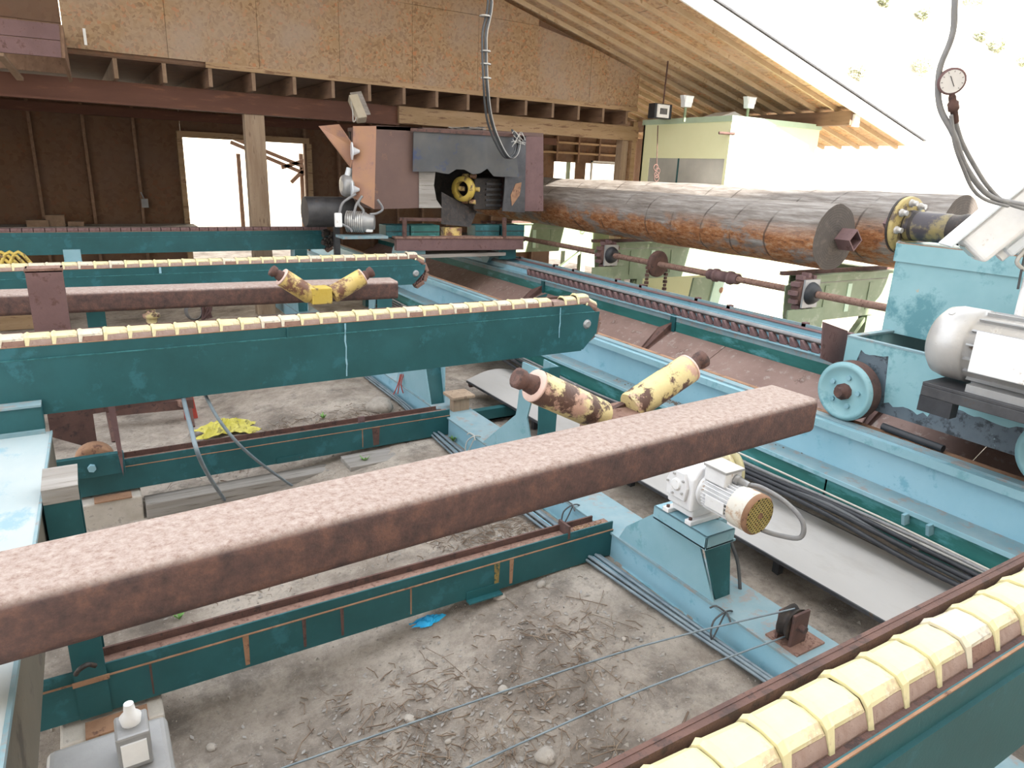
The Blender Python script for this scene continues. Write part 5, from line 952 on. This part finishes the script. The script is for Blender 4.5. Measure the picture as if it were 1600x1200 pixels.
for _ in range(9000):
    x = random.uniform(-1.2, 5.0); y = random.uniform(1.2, 8.8)
    if 3.35 < x < 3.85 or x > 3.9 and random.random() < .5: continue
    s_ = random.uniform(.004, .012) if random.random() < .93 else random.uniform(.012, .024); z = gz(x, y); a = random.uniform(0, 6)
    gv_.add([(x+math.cos(a)*s_, y+math.sin(a)*s_, z-.002), (x+math.cos(a+2.1)*s_, y+math.sin(a+2.1)*s_, z-.002), (x+math.cos(a+4.2)*s_, y+math.sin(a+4.2)*s_, z-.002), (x, y, z+s_*.9)], [(0,1,3),(1,2,3),(2,0,3)])
solo('gravel', gv_, 'stone', 'small gravel chips scattered over the dirt', 'gravel', kind='stuff', loc=(0,0,0))
tw = MB(); clusters = [(1.0, 2.7), (1.75, 2.55), (2.4, 3.1), (.9, 2.1), (1.9, 2.0), (2.2, 5.4), (1.2, 7.8), (2.0, 8.0), (2.8, 7.6), (1.0, 5.6), (2.6, 4.5), (3.0, 4.6), (1.3, 3.2)]
for _ in range(2400):
    cx, cy = random.choice(clusters); x = random.gauss(cx, .33); y = random.gauss(cy, .28)
    if not (-.9 < x < 3.3) or abs(y-3.92) < .12 or abs(y-6.95) < .15: continue
    L = random.uniform(.03, .13) if random.random() < .95 else random.uniform(.2, .4); a = random.uniform(0, PI); z = gz(x, y)+.008; w_ = random.uniform(.002,.006)
    m1 = Vector((x+random.uniform(-.02,.02), y+random.uniform(-.02,.02), z+random.uniform(.004,.02))); dx = Vector((math.cos(a)*L/2, math.sin(a)*L/2, 0))
    tw.bar(Vector((x,y,z))-dx, m1, w_, w_); tw.bar(m1, Vector((x,y,z+.002))+dx*1.0+Vector((0,0,random.uniform(0,.01))), w_, w_)
solo('twigs', tw, 'twig', 'dry twigs and bark shreds littering the dirt', 'twigs', kind='stuff', loc=(0,0,0))
ck = MB()
for _ in range(3200):
    cx, cy = random.choice(clusters); x = random.gauss(cx, .4); y = random.gauss(cy, .35)
    if not (-.9 < x < 3.3) or abs(y-3.92) < .12 or abs(y-6.95) < .15: continue
    z = gz(x, y)+.004; s_ = random.uniform(.008,.022); a = Vector((random.uniform(-1,1), random.uniform(-1,1), random.uniform(-.2,.3))).normalized()*s_; b = Vector((-a.y, a.x, random.uniform(-.3,.3)*s_))*.5; c = Vector((x,y,z+.004))
    ck.add([c-a, c+b, c+a, c-b], [(0,1,2,3)])
solo('bark_chips', ck, 'plank', 'grey bark chips littering the dirt', 'chips', kind='stuff', loc=(0,0,0))
for k, (px, py, lab) in enumerate([(745/1.0, 1058, ''), (280, 968, 'small green weed sprouting behind the near lower beam'), (570, 722, 'green weed beside the plank under the far lower beam'), (708, 690, 'green weed at the foot of the hoses'), (505, 655, 'sparse green weed in the dirt behind the far lower beam'), (340, 690, '')]):
    if not lab: continue
    p = gp_(px, py); mb = MB(); random.seed(k)
    for _ in range(16):
        a = random.uniform(0, 6.28); L = random.uniform(.05,.11); d = Vector((math.cos(a)*.6, math.sin(a)*.6, .8)).normalized()*L; s2 = Vector((-math.sin(a), math.cos(a), 0))*.012; mb.add([p, p+d*.6+s2, p+d, p+d*.6-s2], [(0,1,2,3)])
    solo('weed', mb, 'leaf', lab, 'weed', 'weeds on the dirt floor')
for k, (pts, lab) in enumerate([(((1075,1115),(1060,1150),(1068,1130)), 'dark bent stick lying near the two wires'), (((365,640),(372,650),(370,665)), '')]):
    if lab: solo('stick', MB().tube([gp_(a, b, .012) for a, b in pts], .007, 5), 'twig', lab, 'stick')
# dangling hoses below the near conveyor
dh = thing('drooping_hose', 'two grey hoses drooping to the ground below the conveyor', 'hose', gp_(345, 780))
part('hose', MB().tube([at(284,612,Y=5.6), at(296,660,Y=5.2), at(316,725,Y=5.0), gp_(352,785,.02), gp_(365,800,.015)], .016, 8), 'hose', dh); part('hose', MB().tube([at(318,612,Y=5.6), at(345,660,Y=5.4), at(390,710,Y=5.5), gp_(455,760,.015), gp_(480,770,.01)], .013, 8), 'hose', dh)
# rusty angle frame behind the conveyor, red pieces, valve and cable coil
af = thing('angle_frame', 'rusty angle iron frame on the ground behind the near chain conveyor', 'frame', (.8, 7.9, 0))
part('angle_bar', MB().bar(gp_(170,672,.25), gp_(305,658,.25), .1, .12), 'rust', af); part('brace', MB().bar(gp_(215,630,.3), gp_(290,664,.28), .07, .07), 'rustlight', af); part('upright', MB().bar(gp_(300,668,.0), gp_(296,655,.3), .07, .07), 'rust', af); part('upright', MB().bar(gp_(180,690,.0), gp_(176,682,.3), .07, .07), 'rust', af)
part('plate', MB().slab([gp_(160,630,.3), gp_(200,625,.3), gp_(215,640,.25), gp_(160,645,.25)], (0,0,1), .02), 'plank', af)
p = gp_(301, 655, .1); solo('red_bracket', MB().prism([(p.x-.09,p.z-.1),(p.x+.07,p.z-.1),(p.x+.02,p.z+.32),(p.x-.1,p.z+.36)], 'y', p.y, p.y+.06), 'red', 'faded red bracket beside the drooping hoses', 'bracket', bevel=.01)
p = gp_(240, 525); vl = thing('water_valve', 'yellowish brass valve on a red foot between the conveyors', 'valve', p)
part('body', MB().lathe(p, p+Vector((0,0,.5)), [(0,.10),(.06,.10),(.08,.13),(.2,.14),(.24,.10),(.34,.10),(.36,.15),(.42,.15),(.44,.08),(.5,.08)], 12), 'rollyellow', vl); part('foot', MB().box(p.x-.1,p.x+.28,p.y-.1,p.y+.1,p.z,p.z+.1), 'red', vl, 'red foot', bevel=.01)
p = gp_(318, 500); cl = MB()
for k in range(5): cl.tube([p+Vector((-.15+math.cos(a)*(.13+.01*k), .02*k, .19+math.sin(a)*(.16+.008*k))) for a in [i*PI/5 for i in range(11)]], .012, 5, 3)
cc2 = solo('cable_coil', cl, 'greyhose', 'coil of grey cable hanging between the second conveyor and the yellow pads', 'coil'); rg = MB()
random.seed(2)
for k in range(12): rg.tube([p+Vector((random.uniform(-.02,.16), 0, .42)), p+Vector((random.uniform(.0,.16), random.uniform(-.05,.05), .2)), p+Vector((random.uniform(-.05,.16), 0, .02))], .022, 5, 3)
solo('rope_hank', rg, 'rustpurple', 'hank of dull purple rope beside the grey cable coil', 'rope')
p = gp_(372, 470); solo('red_box', MB().box(p.x-.1,p.x+.35,p.y,p.y+.25,p.z,p.z+.22), 'red', 'small red box on the ground behind the far rusty tube', 'box', bevel=.015)
p = gp_(30, 515); wx = thing('wooden_bin', 'open pale wooden bin at the left edge behind the chain', 'bin', (p.x, p.y, p.z)); part('front_board', MB().box(p.x-1.2, p.x+.32, p.y, p.y+.04, p.z, p.z+.38), 'timber', wx); part('top_board', MB().box(p.x-1.2, p.x+.36, p.y-.02, p.y+.12, p.z+.38, p.z+.42), 'whitebeam', wx); part('side_board', MB().box(p.x+.30, p.x+.34, p.y+.12, p.y+1.0, p.z, p.z+.38), 'timber', wx)
p = at(10, 405, Y=12.2); yc_ = MB()
for k in range(5): yc_.tube([Vector((p.x-.5+.1*k, 12.2, 1.0)), p+Vector((-.25+.1*k, 0, .1)), Vector((p.x+.35+.04*k, 12.25, .9))], .025, 6)
solo('coiled_rope', yc_, 'brightyellow', 'looped yellow cords at the left edge below the far conveyor', 'cord')
# lower left corner switch box
sw = thing('switch_box', 'grey junction box with a white cap at the lower left corner', 'box', (-.05, 2.9, -.05)); s0 = at(205, 1165, Y=2.6)
bx = s0.x; bz = s0.z
part('base', MB().box(bx-.30, bx+.14, 2.3, 2.85, -.26, bz-.10), 'greymotor', sw, bevel=.03, seg=3); part('upper_box', MB().box(bx-.05, bx+.07, 2.58, 2.72, bz-.10, bz+.06), 'greymotor', sw, bevel=.01); part('label_plate', MB().box(bx-.035, bx+.055, 2.572, 2.58, bz-.07, bz+.03), 'white', sw, 'blank white plate'); part('cap_knob', MB().lathe((bx+.01,2.66,bz+.06),(bx+.01,2.66,bz+.15), [(0,.035),(.03,.04),(.05,.022),(.09,.018)], 16), 'white', sw, 'small white cap'); part('paper_label', MB().box(bx-.22, bx-.08, 2.35, 2.5, bz-.10, bz-.096), 'white', sw)

ff = thing('lean_to_frame', 'pale timber lean-to frame seen through the bright back opening', 'frame', (6, 26, 0))
for a, b in (((360,214),(478,262)), ((360,222),(478,272)), ((440,262),(478,250)), ((455,285),(478,262))):
    part('rafter', MB().bar(at(*a, Y=26), at(*b, Y=26), .12, .12), 'woody', ff)
for a in (372, 470): p = at(a, 240, Y=26.1); part('frame_post', MB().box(p.x-.06, p.x+.06, 26.05, 26.17, -.3, p.z), 'woody', ff)
